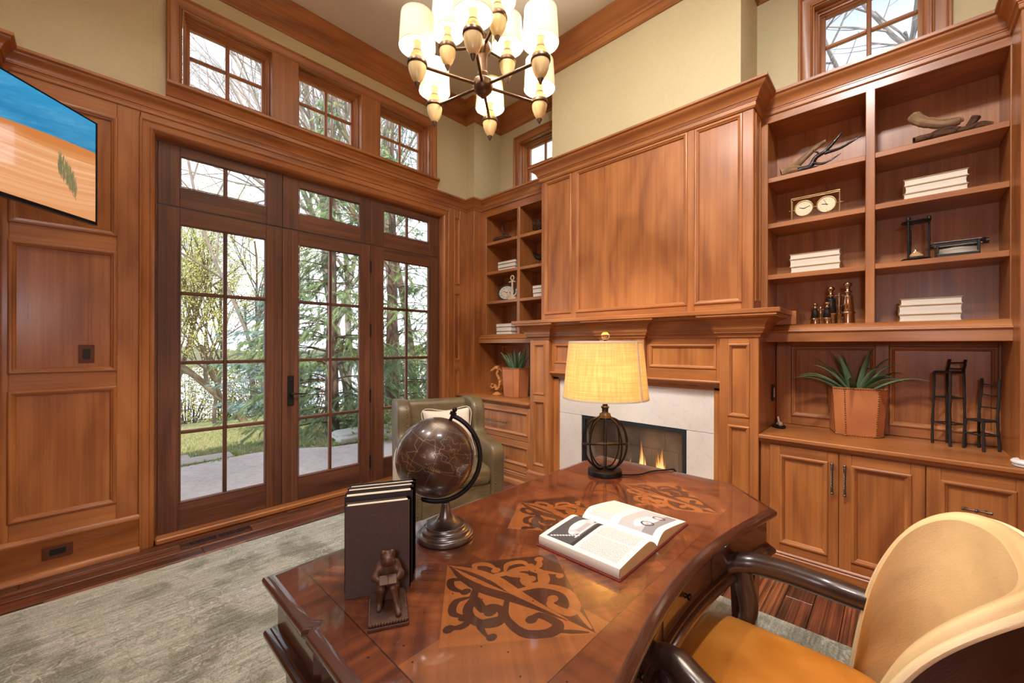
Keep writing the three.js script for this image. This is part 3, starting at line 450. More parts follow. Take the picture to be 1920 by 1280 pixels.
// ---------- desk ----------
const DY = 0.78;
const figTex = tex(512, 512, woodFn([38, 18, 11], [66, 33, 20], [94, 50, 29], 301, { rings: 3, blotch: 1 }), true, [2, 1]);
const lacquer = { clearcoat: 1, clearcoatRoughness: 0.07 };
M.desk = phy({ map: figTex, roughness: 0.35, ...lacquer });
{
  const Z0 = 1.49, ZL = 1.9, X0 = 2.54, XL = 1.02, TW = 1792, TH = 960;
  const cv = canvasTex(TW, TH, (g) => {
    g.fillStyle = '#000'; g.fillRect(0, 0, TW, TH);
    const px = (x, z) => [(z - Z0) / ZL * TW, (1 - (x - X0) / XL) * TH];
    const kite = (A, B, Cc, flip) => {
      const D = [A[0] + (Cc[0] - A[0]) * 0.5 * 2 - 0, 0]; const ax = [Cc[0] - A[0], Cc[1] - A[1]], L = Math.hypot(...ax), e = ax.map(v => v / L), nrm = [-e[1], e[0]];
      let t = (B[0] - A[0]) * nrm[0] + (B[1] - A[1]) * nrm[1]; const s = (B[0] - A[0]) * e[0] + (B[1] - A[1]) * e[1]; const H = Math.abs(t), sg = Math.sign(t);
      const P = (u, w) => px(A[0] + e[0] * u * L + nrm[0] * w * H, A[1] + e[1] * u * L + nrm[1] * w * H), k = s / L;
      for (const m of [sg, -sg]) {
        const dark = (m === sg) !== flip; const q = (u, w) => P(u, w * m);
        const poly = (c, pts) => { g.fillStyle = c; g.beginPath(); pts.forEach((p, i) => i ? g.lineTo(...p) : g.moveTo(...p)); g.closePath(); g.fill(); };
        poly(dark ? 'rgb(200,0,0)' : 'rgb(100,0,0)', [q(0, 0), q(k, 1), q(1, 0)]);
        g.save(); g.beginPath(); [q(0, 0), q(k, 1), q(1, 0)].forEach((p, i) => i ? g.lineTo(...p) : g.moveTo(...p)); g.closePath(); g.clip();
        g.strokeStyle = g.fillStyle = dark ? 'rgb(100,0,0)' : 'rgb(200,0,0)'; g.lineCap = g.lineJoin = 'round';
        const stroke = (pts, w0, w1) => { const n = 60, c = new THREE.CatmullRomCurve3(pts.map(p => new THREE.Vector3(p[0], p[1], 0))); for (let i = 0; i < n; i++) { const a = c.getPoint(i / n), b = c.getPoint((i + 1) / n); g.lineWidth = lerp(w0, w1, Math.sin(i / n * Math.PI)); g.beginPath(); g.moveTo(...q(a.x, a.y)); g.lineTo(...q(b.x, b.y)); g.stroke(); } };
        const spiral = (cx, cy, r, a0, turns, dir) => Array.from({ length: 14 }, (_, i) => { const a = a0 + dir * turns * 6.28 * i / 13, rr = r * (1 - 0.72 * i / 13); return [cx + Math.cos(a) * rr * 0.55, cy + Math.sin(a) * rr]; });
        const blob = (u, w, r) => { g.beginPath(); g.ellipse(...q(u, w), r, r * 0.8, 0, 0, 6.3); g.fill(); };
        stroke([[0.02, 0.0], [0.18, 0.1], [0.34, 0.12], [0.5, 0.06], [0.66, 0.02], [0.84, 0.0]], 6, 30);
        stroke([[0.3, 0.1], [0.36, 0.3], [0.46, 0.38], ...spiral(0.5, 0.36, 0.24, 3.4, 0.95, -1)], 20, 26);
        stroke([[0.5, 0.08], [0.6, 0.34], [0.72, 0.4], [0.82, 0.26], [0.82, 0.1], [0.72, 0.1], [0.7, 0.2]], 12, 28);
        stroke([[0.2, 0.1], [0.14, 0.2], [0.2, 0.3], [0.28, 0.28]], 6, 20); stroke([[0.34, 0.28], [0.3, 0.45], [0.36, 0.6], [0.42, 0.56]], 5, 20); stroke([[0.44, 0.5], [0.46, 0.66], [0.42, 0.78]], 6, 18); stroke([[0.56, 0.36], [0.52, 0.56], [0.6, 0.64]], 5, 16); stroke([[0.8, 0.25], [0.9, 0.12], [0.97, 0.03]], 4, 12);
        blob(0.28, 0.26, 15); blob(0.42, 0.78, 15); blob(0.42, 0.58, 14); blob(0.62, 0.62, 13); blob(0.7, 0.2, 16); blob(0.5, 0.36, 17);
        g.restore();
      }
    };
    kite([2.90, 2.945], [3.1, 2.665], [3.39, 2.885], false); kite([2.93, 1.90], [3.1, 1.7], [3.395, 1.955], true); kite([2.72, 2.42], [2.86, 2.20], [3.16, 2.42], false);
  });
  const pm = cv.image.getContext('2d').getImageData(0, 0, TW, TH).data;
  const topTex = tex(TW, TH, (u, v) => {
    const j = Math.min(TH - 1, Math.floor((1 - v) * TH)), i = Math.min(TW - 1, Math.floor(u * TW)), m = pm[(j * TW + i) * 4], z = Z0 + u * ZL, x = X0 + v * XL;
    let a = 0, band = 0; const dx = Math.min(x - 2.56, 3.49 - x), dz = Math.min(z - 1.51, 3.355 - z), e = Math.min(dx, dz);
    const zc = z - 2.43, xc = x - 3.02;
    if (e < 0.095) { band = 1; a = dz < dx ? 0 : Math.PI / 2; } else a = (zc > 0 ? 1 : -1) * (Math.abs(zc) > 0.42 ? 0.9 : -0.55) * (xc > 0 ? 1 : -1);
    const ca = Math.cos(a), sa = Math.sin(a), p = (zc * ca + xc * sa), q = (-zc * sa + xc * ca);
    const str = fbm(mod(p * 0.35, 1), mod(q * 1.0, 1), 3, 46, 311, 4), fig = fbm(mod(p, 1), mod(q, 1), 26, 5, 313, 3), bl = fbm(mod(zc * 0.5 + 0.5, 1), mod(xc * 0.5 + 0.5, 1), 6, 5, 317, 4);
    let t = clamp(0.5 + (str - 0.5) * 0.9 + (fig - 0.5) * 0.55 + (bl - 0.5) * 0.8), c = t < 0.5 ? mix3([66, 32, 20], [112, 60, 34], t * 2) : mix3([112, 60, 34], [152, 90, 50], t * 2 - 1);
    if (band) c = mix3(c, [84, 38, 20], 0.35); else if (zc > 0.4 && xc > 0.12 && m < 50) c = mix3(c, [180, 118, 58], 0.35);
    if (m > 150) c = mix3([58, 32, 24], [84, 48, 32], t); else if (m > 50) c = mix3([134, 76, 36], [168, 104, 54], t);
    const ln = Math.abs(e - 0.095) < 0.0012 ? 0.55 : 1, pit = hash(i >> 2, j >> 2, 5) > 0.9992 ? 0.4 : 1; return [c[0] * ln * pit, c[1] * ln * pit, c[2] * ln * pit];
  });
  const wave = tex(512, 512, (u, v) => { const n = 255 * (0.75 * fbm(u, v, 5, 22, 321, 3) + 0.25 * fbm(u, v, 40, 40, 323, 2)); return [n, n, n]; }, false);
  const d = thing('desk', 'large antique desk with a concave front, scrolled marquetry top and glossy walnut apron', 'desk');
  const out = [[3.31, 1.51], [3.54, 1.745]]; for (let i = 1; i < 24; i++) { const t = i / 24, z = lerp(1.745, 3.115, t); out.push([3.54 - 0.088 * Math.sin(Math.PI * t), z]); } out.push([3.54, 3.115], [3.31, 3.352], [2.9, 3.352], [2.882, 3.338], [2.868, 3.352], [2.56, 3.352], [2.56, 1.51]);
  const inset = 0.02, path = out.map(([x, z]) => [x, DY, z]);
  const EDGE = [[-0.022, 0], [-0.012, -0.0012], [-0.006, -0.005], [0, -0.0055], [0.003, -0.008], [0.005, -0.015], [0.004, -0.024], [-0.001, -0.032], [-0.01, -0.037], [-0.014, -0.042], [-0.022, -0.044], [-0.03, -0.046]];
  // top plate: triangulated outline, inset to meet the moulded edge
  const ringIn = (() => { const n = out.length; return out.map((p, i) => { const a = out[(i + n - 1) % n], b = out[(i + 1) % n], s = (A, B) => { const t = [B[0] - A[0], B[1] - A[1]], l = Math.hypot(...t); return [t[1] / l, -t[0] / l]; }, s1 = s(a, p), s2 = s(p, b), k = 1 + s1[0] * s2[0] + s1[1] * s2[1]; return [p[0] - 0.022 * (s1[0] + s2[0]) / k, p[1] - 0.022 * (s1[1] + s2[1]) / k]; }); })();
  const tg = nonidx(new THREE.ShapeGeometry(new THREE.Shape(ringIn.map(([x, z]) => new THREE.Vector2(z, x)))));
  { const p = tg.attributes.position, uv = tg.attributes.uv, nn = tg.attributes.normal; for (let i = 0; i < p.count; i++) { const z = p.getX(i), x = p.getY(i); p.setXYZ(i, x, DY, z); nn.setXYZ(i, 0, 1, 0); uv.setXY(i, (z - Z0) / ZL, (x - X0) / XL); } }
  const topM = phy({ map: topTex, bumpMap: wave, bumpScale: 0.001, roughness: 0.24, specularIntensity: 1, clearcoat: 1, clearcoatRoughness: 0.05, ior: 1.5 });
  const dt = mesh('desk_top', tg, topM, d);
  mesh('edge_moulding', run(path, [0, 1, 0], EDGE, true), M.desk, dt);
  mesh('apron', run(path, [0, 1, 0], [[-0.028, -0.044], [-0.028, -0.16], [-0.2, -0.16]], true), M.desk, d);
  mesh('lower_moulding', run(path, [0, 1, 0], [[-0.03, -0.148], [-0.014, -0.152], [-0.012, -0.158], [-0.002, -0.161], [0.002, -0.168], [0.002, -0.178], [-0.004, -0.186], [-0.016, -0.192], [-0.02, -0.198], [-0.03, -0.2], [-0.12, -0.2]], true), M.desk, d);
  // drawers follow the concave front
  const arcPt = t => { const z = lerp(1.745, 3.115, t); return [3.54 - 0.088 * Math.sin(Math.PI * t) - 0.028, 0, z]; };
  for (const [a, b] of [[0.1, 0.34], [0.37, 0.63], [0.66, 0.9]]) {
    const pts = Array.from({ length: 9 }, (_, i) => { const q = arcPt(lerp(a, b, i / 8)); return [q[0], DY, q[2]]; });
    const dr = mesh('drawer', run(pts, [0, 1, 0], [[0, -0.052], [0.006, -0.053], [0.006, -0.062], [0.003, -0.064], [0.003, -0.133], [0.006, -0.135], [0.006, -0.144], [0, -0.145]]), M.desk, d);
    const m = arcPt((a + b) / 2); mesh('knob', lathe([[0, 0.02], [0.008, 0.019], [0.011, 0.014], [0.009, 0.009], [0.005, 0.006], [0.008, 0]], 16).rotateZ(-Math.PI / 2).translate(m[0] + 0.004, DY - 0.098, m[2]), M.bronze, dr);
  }
  const legP = [[0.052, 0.58], [0.052, 0.54], [0.062, 0.535], [0.062, 0.515], [0.05, 0.505], [0.047, 0.48], [0.034, 0.09], [0.044, 0.08], [0.046, 0.03], [0.04, 0]];
  for (const [x, z] of [[2.65, 1.60], [2.65, 3.26], [3.43, 1.755], [3.43, 3.105]]) { const lg = lathe([[0, 0.58], ...legP, [0, 0]].map(([r, y]) => [r * 1.414, y]), 4); lg.rotateY(Math.PI / 4); lg.translate(x, 0.012, z); lg.computeVertexNormals(); mesh('leg', grainUV(toCreasedNormals(lg, 0.3)), M.desk, d); }
}

// ---------- wing chair, cushion, throw ----------
const leatherBump = tex(512, 512, (u, v) => { const n = 255 * (0.5 * fbm(u, v, 70, 70, 401, 2) + 0.5 * fbm(u, v, 8, 8, 403, 3)); return [n, n, n]; }, false, [3, 3]);
const leather = (r, g, b, s, o = {}) => phy({ map: tex(256, 256, (u, v) => { const n = (fbm(u, v, 4, 4, s, 5) - 0.5) * 70; return [r + n, g + n * 0.9, b + n * 0.7]; }), bumpMap: leatherBump, bumpScale: 0.0005, roughness: 0.48, ...o });
M.olive = leather(112, 97, 68, 411, { roughness: 0.42, clearcoat: 0.2, clearcoatRoughness: 0.4 });
{
  const WCP = [1.165, -0.0, 1.635], w = thing('wing_chair', 'olive brown leather wing armchair with nailhead trim by the French doors', 'armchair', WCP, 68 * Math.PI / 180);
  const side = (s) => {
    const sh = new THREE.Shape(); sh.moveTo(-0.37, 0.12); sh.lineTo(0.32, 0.12); sh.lineTo(0.335, 0.5); sh.bezierCurveTo(0.35, 0.62, 0.32, 0.65, 0.26, 0.65); sh.lineTo(0.02, 0.655); sh.bezierCurveTo(-0.08, 0.66, -0.12, 0.7, -0.11, 0.8); sh.bezierCurveTo(-0.10, 0.92, -0.14, 0.96, -0.24, 0.965); sh.lineTo(-0.42, 0.95); sh.lineTo(-0.37, 0.12);
    const g = new THREE.ExtrudeGeometry(sh, { depth: 0.06, bevelEnabled: true, bevelSize: 0.025, bevelThickness: 0.028, bevelSegments: 4, curveSegments: 10 }); g.rotateY(-Math.PI / 2); g.translate(s * 0.325 + 0.03, 0, 0); return nonidx(g);
  };
  for (const s of [1, -1]) {
    const a = mesh('wing_arm', toCreasedNormals(side(s), 0.9), M.olive, w), nails = [];
    for (let i = 0; i < 17; i++) nails.push(sph(s * 0.325 - s * 0.02, 0.14 + i * 0.026, 0.358, 0.0055, 6));
    for (let i = 0; i < 8; i++) nails.push(sph(s * 0.325 - s * 0.02, 0.76 + i * 0.025, -0.085 - Math.max(0, i - 5) * 0.012, 0.0055, 6));
    mesh('nailhead_trim', nails, std({ color: col(150, 130, 95), metalness: 0.9, roughness: 0.3 }), a, { kind: 'stuff' });
  }
  const bk = rbox(0.6, 0.72, 0.16, 0.06, 4); bk.rotateX(-0.14); bk.translate(0, 0.61, -0.33); mesh('backrest', bk, M.olive, w);
  mesh('seat_rail', move(rbox(0.6, 0.24, 0.66, 0.03), 0, 0.25, 0), M.olive, w);
  mesh('seat_cushion', move(rbox(0.575, 0.15, 0.62, 0.055, 4), 0, 0.43, 0.045), M.olive, w);
  for (const x of [-0.28, 0.28]) for (const z of [-0.3, 0.29]) mesh('leg', taper([[x, 0.15, z], [x * 1.02, 0.06, z * 1.02], [x * 1.05, 0, z * 1.05]], t => 0.03 - 0.012 * t, 6, 10), M.bronze, w);
  const linen = std({ map: tex(256, 256, (u, v) => { const n = (fbm(u, v, 80, 80, 431, 2) - 0.5) * 18; return [226 + n, 216 + n, 198 + n]; }), roughness: 0.95 });
  const pillow = (s) => surf((u, v) => { const a = u * 2 - 1, b = v * 2 - 1, e = (1 - a * a) * (1 - b * b), k = 1 - 0.09 * (1 - Math.abs(a)) * b * b; return [a * 0.215 * (1 - 0.09 * (1 - b * b)), b * 0.215 * (1 - 0.09 * (1 - a * a)), s * 0.075 * Math.pow(e, 0.42)]; }, 24, 24, s < 0);
  const c = thing('cushion', 'white linen throw pillow leaning in the wing chair behind the globe', 'cushion', [1.125, 0.70, 1.575], 72 * Math.PI / 180); c.rotation.order = 'YXZ'; c.rotation.x = -0.28;
  mesh('cover', mergeVertices(merge([pillow(1), pillow(-1)])), linen, c); mesh('piping', tube([[-0.213, -0.213, 0], [0, -0.197, 0], [0.213, -0.213, 0], [0.197, 0, 0], [0.213, 0.213, 0], [0, 0.197, 0], [-0.213, 0.213, 0], [-0.197, 0, 0]], 0.0035, 64, 6, true), linen, c);
  // throw over the outer arm
  const r = rng(5), folds = Array.from({ length: 5 }, () => r() * 6);
  const th = surf((u, v) => { const s = (v - 0.42) * 0.95, fold = 0.012 * Math.sin(u * 22 + folds[0]) + 0.008 * Math.sin(u * 41 + folds[1]), over = 0.075; let x, y; if (Math.abs(s) < over) { x = s; y = 0.665; } else { x = Math.sign(s) * (over + Math.min(0.02, (Math.abs(s) - over) * 0.2)); y = 0.66 - (Math.abs(s) - over); } const k = sstep(0.03, 0.12, Math.abs(s)); return [x + Math.sign(s) * (fold + 0.014) * k, y + fold * 0.35 * (1 - k), 0.0 + (u - 0.5) * (0.26 + 0.1 * k * Math.abs(s)) + 0.02 * Math.sin(v * 5)]; }, 48, 40);
  th.translate(-0.325, 0.012, 0.17); const tb = mesh('throw_blanket', th, std({ color: col(222, 212, 190), roughness: 1, side: THREE.DoubleSide }), scene, { label: 'cream throw blanket draped over the arm of the wing chair', category: 'blanket' }); tb.position.set(...WCP); tb.rotation.y = 68 * Math.PI / 180;
}

// ---------- desk chair ----------
M.hide = leather(222, 188, 136, 441, { roughness: 0.5, clearcoat: 0.15, clearcoatRoughness: 0.35 });
M.amber = leather(192, 122, 42, 443, { roughness: 0.42, clearcoat: 0.3, clearcoatRoughness: 0.3 });
M.brownhide = leather(74, 44, 30, 445, { roughness: 0.5 });
M.armwood = phy({ map: tex(256, 512, woodFn([30, 20, 17], [54, 37, 31], [84, 62, 52], 447, { rings: 3 }), true, [3, 1]), roughness: 0.3, clearcoat: 0.8, clearcoatRoughness: 0.15 });
{
  const d = thing('desk_chair', 'tub desk chair with cream hide back, amber leather seat and dark wooden arms', 'chair');
  const zc = 2.37, E = [[3.80, 0.42], [3.82, 0.56], [3.846, 0.70], [3.876, 0.80], [3.92, 0.90], [3.97, 0.964], [4.02, 1.0], [4.09, 1.016]];
  const Ec = new THREE.CatmullRomCurve3(E.map(e => new THREE.Vector3(e[0], e[1], 0))).getPoints(160), yTop = x => { for (let i = 1; i < Ec.length; i++) if (x <= Ec[i].x) return lerp(Ec[i - 1].y, Ec[i].y, (x - Ec[i - 1].x) / (Ec[i].x - Ec[i - 1].x)); return 1.016; };
  const pw = (c) => Math.sign(c) * Math.pow(Math.abs(c), 0.72);
  const plan = s => { const a = s * Math.PI / 2; return [3.802 + 0.275 * Math.pow(Math.max(0, Math.cos(a)), 0.72), 0.335 * pw(Math.sin(a))]; };
  const P = (s, t, off) => { const [x, z] = plan(s), top = yTop(x), y = 0.40 + (top - 0.40) * t, c = Math.cos(s * Math.PI / 2), a = s * Math.PI / 2, nx = Math.cos(a), nz = Math.sin(a), bul = 0.02 * Math.sin(Math.PI * t) * c; return [x - 0.10 * c * (1.02 - y) + nx * (off - bul), y, zc + z * (1 - 0.08 * t * t) + nz * off]; };
  mesh('seat_frame', move(rbox(0.56, 0.09, 0.6, 0.03), 3.66, 0.385, zc), M.armwood, d);
  const seat = surf((u, v) => { const a = u * 2 - 1, b = v * 2 - 1, e = Math.pow(Math.max(0, (1 - Math.pow(Math.abs(a), 5)) * (1 - Math.pow(Math.abs(b), 5))), 0.45); return [3.63 + a * (0.25 + 0.02 * (1 - b * b)), 0.43 + 0.075 * e, zc + b * (0.3 - 0.02 * a * 0)]; }, 40, 40, true);
  mesh('seat', [seat, surf((u, v) => { const A = [[-1, -1], [1, -1], [1, 1], [-1, 1], [-1, -1]], k = Math.min(3, Math.floor(u * 4)), f = u * 4 - k, a = lerp(A[k][0], A[k + 1][0], f), b = lerp(A[k][1], A[k + 1][1], f); return [3.63 + a * (0.25 + 0.02 * (1 - b * b)), 0.39 + 0.042 * v, zc + b * 0.3]; }, 80, 2)], M.amber, d);
  const bk = mesh('backrest', surf((u, v) => P(u * 2 - 1, v, 0), 96, 30), M.hide, d);
  mesh('back_shell', surf((u, v) => P(u * 2 - 1, v, 0.055), 96, 30, true), M.brownhide, d);
  mesh('rim', surf((u, v) => { const a = P(u * 2 - 1, 1, 0), b = P(u * 2 - 1, 1, 0.055), h = Math.sin(v * Math.PI) * 0.02; return [lerp(a[0], b[0], v), lerp(a[1], b[1], v) + h, lerp(a[2], b[2], v)]; }, 96, 8), M.hide, d);
  mesh('piping', taper(Array.from({ length: 81 }, (_, i) => { const q = P(i / 40 - 1, 1, 0.05); q[1] += 0.006; return q; }), () => 0.0095, 240, 8), leather(232, 206, 160, 449), d);
  for (const s of [-1, 1]) {
    const z = zc + s * 0.325;
    const a = mesh('arm', taper([[3.44, 0.605, z + s * -0.02], [3.455, 0.645, z - s * 0.012], [3.5, 0.662, z], [3.6, 0.655, z + s * 0.045], [3.72, 0.64, z + s * 0.07], [3.8, 0.64, z + s * 0.06], [3.86, 0.645, z + s * 0.045]], t => 0.034 + 0.004 * Math.sin(t * 3.1) - 0.02 * Math.pow(1 - Math.min(1, t * 9), 2), 40, 14), M.armwood, d);
    mesh('arm_post', taper([[3.485, 0.65, z], [3.5, 0.58, z - s * 0.005], [3.515, 0.5, z - s * 0.012], [3.5, 0.42, z - s * 0.018], [3.49, 0.36, z - s * 0.02]], t => 0.03 + 0.004 * Math.sin(t * 6), 24, 12), M.armwood, d);
    for (const x of [3.46, 3.86]) mesh('leg', taper([[x, 0.38, zc + s * 0.27], [x + (x < 3.6 ? -0.012 : 0.02), 0.2, zc + s * 0.28], [x + (x < 3.6 ? 0.01 : 0.06), 0.013, zc + s * 0.285]], t => 0.032 - 0.012 * t, 12, 12), M.armwood, d);
  }
}

// ---------- globe ----------
{
  const c = [2.745, 1.061, 2.835], R = 0.138, rt = [0.7245, 0, -0.689], o = [-0.036 * rt[0], 0, -0.036 * rt[2]];
  const g = thing('globe', 'dark bronze world globe engraved with pale map lines on a stepped metal stand', 'globe', [c[0], DY + 0.0003, c[2]]);
  const gt = canvasTex(1536, 768, (x, w, h) => {
    x.fillStyle = '#42322b'; x.fillRect(0, 0, w, h); const r = rng(12);
    for (let i = 0; i < 1500; i++) { x.fillStyle = `rgba(${80 + r() * 40 | 0},${60 + r() * 26 | 0},${40 + r() * 20 | 0},0.10)`; x.beginPath(); x.arc(r() * w, r() * h, 6 + r() * 40, 0, 7); x.fill(); }
    x.strokeStyle = 'rgba(196,166,124,0.75)'; x.lineWidth = 1.6;
    for (let i = 0; i < 12; i++) { x.beginPath(); x.moveTo(i * w / 12, 30); x.lineTo(i * w / 12, h - 30); x.stroke(); } for (let j = 1; j < 6; j++) { x.beginPath(); x.moveTo(0, j * h / 6); x.lineTo(w, j * h / 6); x.stroke(); }
    x.lineWidth = 2.4;
    for (let k = 0; k < 11; k++) { const cx = (k + 0.3 + r() * 0.4) * w / 11, cy = h * (0.3 + r() * 0.36), R0 = 60 + r() * 70; x.beginPath(); const ph = [r() * 6, r() * 6, r() * 6]; for (let a = 0; a <= 80; a++) { const t = a / 80 * 6.283, q = R0 * (1 + 0.28 * Math.sin(3 * t + ph[0]) + 0.16 * Math.sin(7 * t + ph[1]) + 0.07 * Math.sin(17 * t + ph[2])); x.lineTo(cx + q * 1.2 * Math.cos(t), cy + q * 0.8 * Math.sin(t)); } x.stroke(); x.lineWidth = 1.3; for (let a = 0; a < 12; a++) { let px = cx + (r() - 0.5) * R0, py = cy + (r() - 0.5) * R0 * 0.7; x.beginPath(); x.moveTo(px, py); for (let b = 0; b < 9; b++) { px += (r() - 0.4) * 16; py += (r() - 0.5) * 14; x.lineTo(px, py); } x.stroke(); } x.lineWidth = 2.4; }
    x.fillStyle = 'rgba(196,166,124,0.8)'; x.font = '22px serif'; for (const [s, a, b] of [['OCEAN', 0.2, 0.6], ['THE', 0.205, 0.555], ['OCEAN', 0.62, 0.58], ['OCEAN', 0.9, 0.5], ['SEA', 0.45, 0.42]]) x.fillText(s, a * w, b * h);
  });
  const sg = new THREE.SphereGeometry(R, 64, 40); sg.rotateY(2.2); sg.rotateZ(-0.4); sg.rotateY(0.76); sg.translate(o[0], c[1] - DY, o[2]);
  mesh('sphere', sg, phy({ map: gt, roughness: 0.34, metalness: 0.25, clearcoat: 0.7, clearcoatRoughness: 0.12 }), g);
  const at = (deg, r) => { const a = deg * Math.PI / 180; return [o[0] + rt[0] * Math.sin(a) * r, c[1] - DY + Math.cos(a) * r, o[2] + rt[2] * Math.sin(a) * r]; };
  const ar = mesh('meridian_arm', taper(Array.from({ length: 19 }, (_, i) => at(21 + i * 176 / 18, 0.158)), () => 0.0085, 72, 10, 0.7), M.black, g);
  mesh('finial', [cyl(at(22, 0.138), at(22, 0.172), 0.006), sph(...at(22, 0.18), 0.0095, 12), cyl(at(22, 0.16), at(22, 0.17), 0.012), cyl(at(197, 0.136), at(197, 0.16), 0.006)], M.bronze, ar);
  const steel = phy({ color: col(132, 126, 122), metalness: 0.9, roughness: 0.3 });
  mesh('stand', lathe([[0, 0.0], [0.097, 0], [0.099, 0.004], [0.098, 0.015], [0.094, 0.019], [0.083, 0.02], [0.084, 0.03], [0.08, 0.034], [0.069, 0.035], [0.07, 0.044], [0.066, 0.048], [0.054, 0.049], [0.05, 0.053], [0.034, 0.062], [0.024, 0.076], [0.018, 0.096], [0.014, 0.116], [0.016, 0.119], [0.012, 0.124], [0, 0.124]], 48), steel, g);
}

// ---------- table lamp ----------
{
  const L = [2.785, DY + 0.0004, 1.822], g = thing('table_lamp', 'table lamp with an iron orb cage and a tapered linen drum shade', 'lamp', L);
  mesh('base', lathe([[0, 0], [0.086, 0], [0.088, 0.003], [0.088, 0.022], [0.083, 0.027], [0.03, 0.028], [0, 0.03]], 48), M.black, g);
  const iron = std({ color: col(60, 54, 50), roughness: 0.35, metalness: 0.8 });
  for (let k = 0; k < 8; k++) { const a = k * Math.PI / 4 + 0.2, pts = Array.from({ length: 11 }, (_, i) => { const t = i / 10 * Math.PI, r = 0.012 + 0.1 * Math.pow(Math.sin(t), 0.85); return [Math.cos(a) * r, 0.03 + (1 - Math.cos(t)) / 2 * 0.268, Math.sin(a) * r]; }); mesh('cage_bar', taper(pts, () => 0.0058, 36, 6, 0.6), iron, g); }
  const ring = Array.from({ length: 24 }, (_, i) => { const a = i / 24 * 6.2832; return [Math.cos(a) * 0.118, 0.158 + 0.026 * Math.cos(a - 0.76 + 0.0), Math.sin(a) * 0.118]; }); mesh('ring', tube(ring, 0.0052, 72, 6, true), iron, g);
  mesh('neck', lathe([[0, 0.29], [0.04, 0.292], [0.038, 0.3], [0.03, 0.306], [0.028, 0.318], [0.016, 0.324], [0.017, 0.345], [0.022, 0.35], [0.02, 0.356], [0.013, 0.36], [0.013, 0.43], [0.018, 0.432], [0.018, 0.47], [0, 0.47]], 24), iron, g);
  const Y0 = 0.40, Y1 = 0.698, r0 = 0.222, r1 = 0.192;
  const linen = phy({ map: tex(512, 256, (u, v) => { const n = (fbm(u, v, 150, 4, 501, 2) - 0.5) * 42 + (fbm(u, v, 6, 110, 503, 2) - 0.5) * 42; return [222 + n, 196 + n, 138 + n]; }, true, [2, 1]), roughness: 1, transmission: 0.2, thickness: 0, side: THREE.DoubleSide });
  const sh = mesh('lamp_shade', lathe([[r0, Y0], [lerp(r0, r1, 0.5), (Y0 + Y1) / 2], [r1, Y1]], 64), linen, g);
  const band = std({ color: col(206, 190, 160), roughness: 1 });
  mesh('band', [lathe([[r0 + 0.001, Y0 - 0.001], [r0 + 0.0005, Y0 + 0.009], [r0 - 0.003, Y0 + 0.009], [r0 - 0.003, Y0 - 0.001], [r0 + 0.001, Y0 - 0.001]], 64), lathe([[r1 + 0.002, Y1 - 0.009], [r1 + 0.001, Y1 + 0.001], [r1 - 0.003, Y1 + 0.001], [r1 - 0.003, Y1 - 0.009], [r1 + 0.002, Y1 - 0.009]], 64)], band, sh);
  const sa = 0.14; mesh('seam', [0].map(() => cyl([Math.cos(sa) * (r0 + 0.001), Y0, Math.sin(sa) * (r0 + 0.001)], [Math.cos(sa) * (r1 + 0.001), Y1, Math.sin(sa) * (r1 + 0.001)], 0.005, 0.005, 6)), band, sh);
  mesh('harp', [tube([[0.02, 0.43, 0], [0.055, 0.5, 0], [0.05, 0.62, 0], [0, Y1 - 0.012, 0], [-0.05, 0.62, 0], [-0.055, 0.5, 0], [-0.02, 0.43, 0]], 0.0022, 40, 6), ...[0, 2.1, 4.2].map(a => cyl([0, Y1 - 0.01, 0], [Math.cos(a) * (r1 - 0.002), Y1 - 0.006, Math.sin(a) * (r1 - 0.002)], 0.0018))], iron, g);
  mesh('finial', lathe([[0, Y1 - 0.012], [0.008, Y1 - 0.01], [0.006, Y1 + 0.004], [0.012, Y1 + 0.008], [0, Y1 + 0.01]], 16), iron, g);
  mesh('finial_ball', sph(0, Y1 + 0.03, 0, 0.022, 24), phy({ color: 0xffffff, transmission: 1, thickness: 0.04, ior: 1.5, roughness: 0.02 }), g);
  const bulb = mesh('bulb', lathe([[0, 0.46], [0.014, 0.47], [0.03, 0.505], [0.028, 0.53], [0.014, 0.55], [0, 0.554]], 20), std({ color: 0xffffff, emissive: col(255, 196, 110), emissiveIntensity: 3 }), g);
  const pl = new THREE.PointLight(0xffb955, LIGHT.lamp); pl.position.set(0, 0.508, 0); pl.castShadow = true; pl.shadow.radius = 1.2; g.add(pl);
  mesh('cord', tube([[0.08, 0.006, -0.02], [0.14, 0.005, -0.09], [0.17, 0.005, -0.2], [0.22, 0.005, -0.28], [0.24, 0.005, -0.312], [0.245, -0.02, -0.33], [0.245, -0.3, -0.325], [0.25, -0.74, -0.3]], 0.004, 80, 6), M.black, g);
}
// ---------- books ----------
const paper = std({ map: tex(64, 256, (u, v) => { const n = (hash(0, v * 256 | 0, 3) - 0.5) * 34; return [222 + n, 212 + n, 190 + n]; }), roughness: 0.9 });
const paperWhite = std({ map: tex(64, 256, (u, v) => { const n = (hash(0, v * 256 | 0, 7) - 0.5) * 26; return [228 + n, 221 + n, 204 + n]; }), roughness: 0.9 });
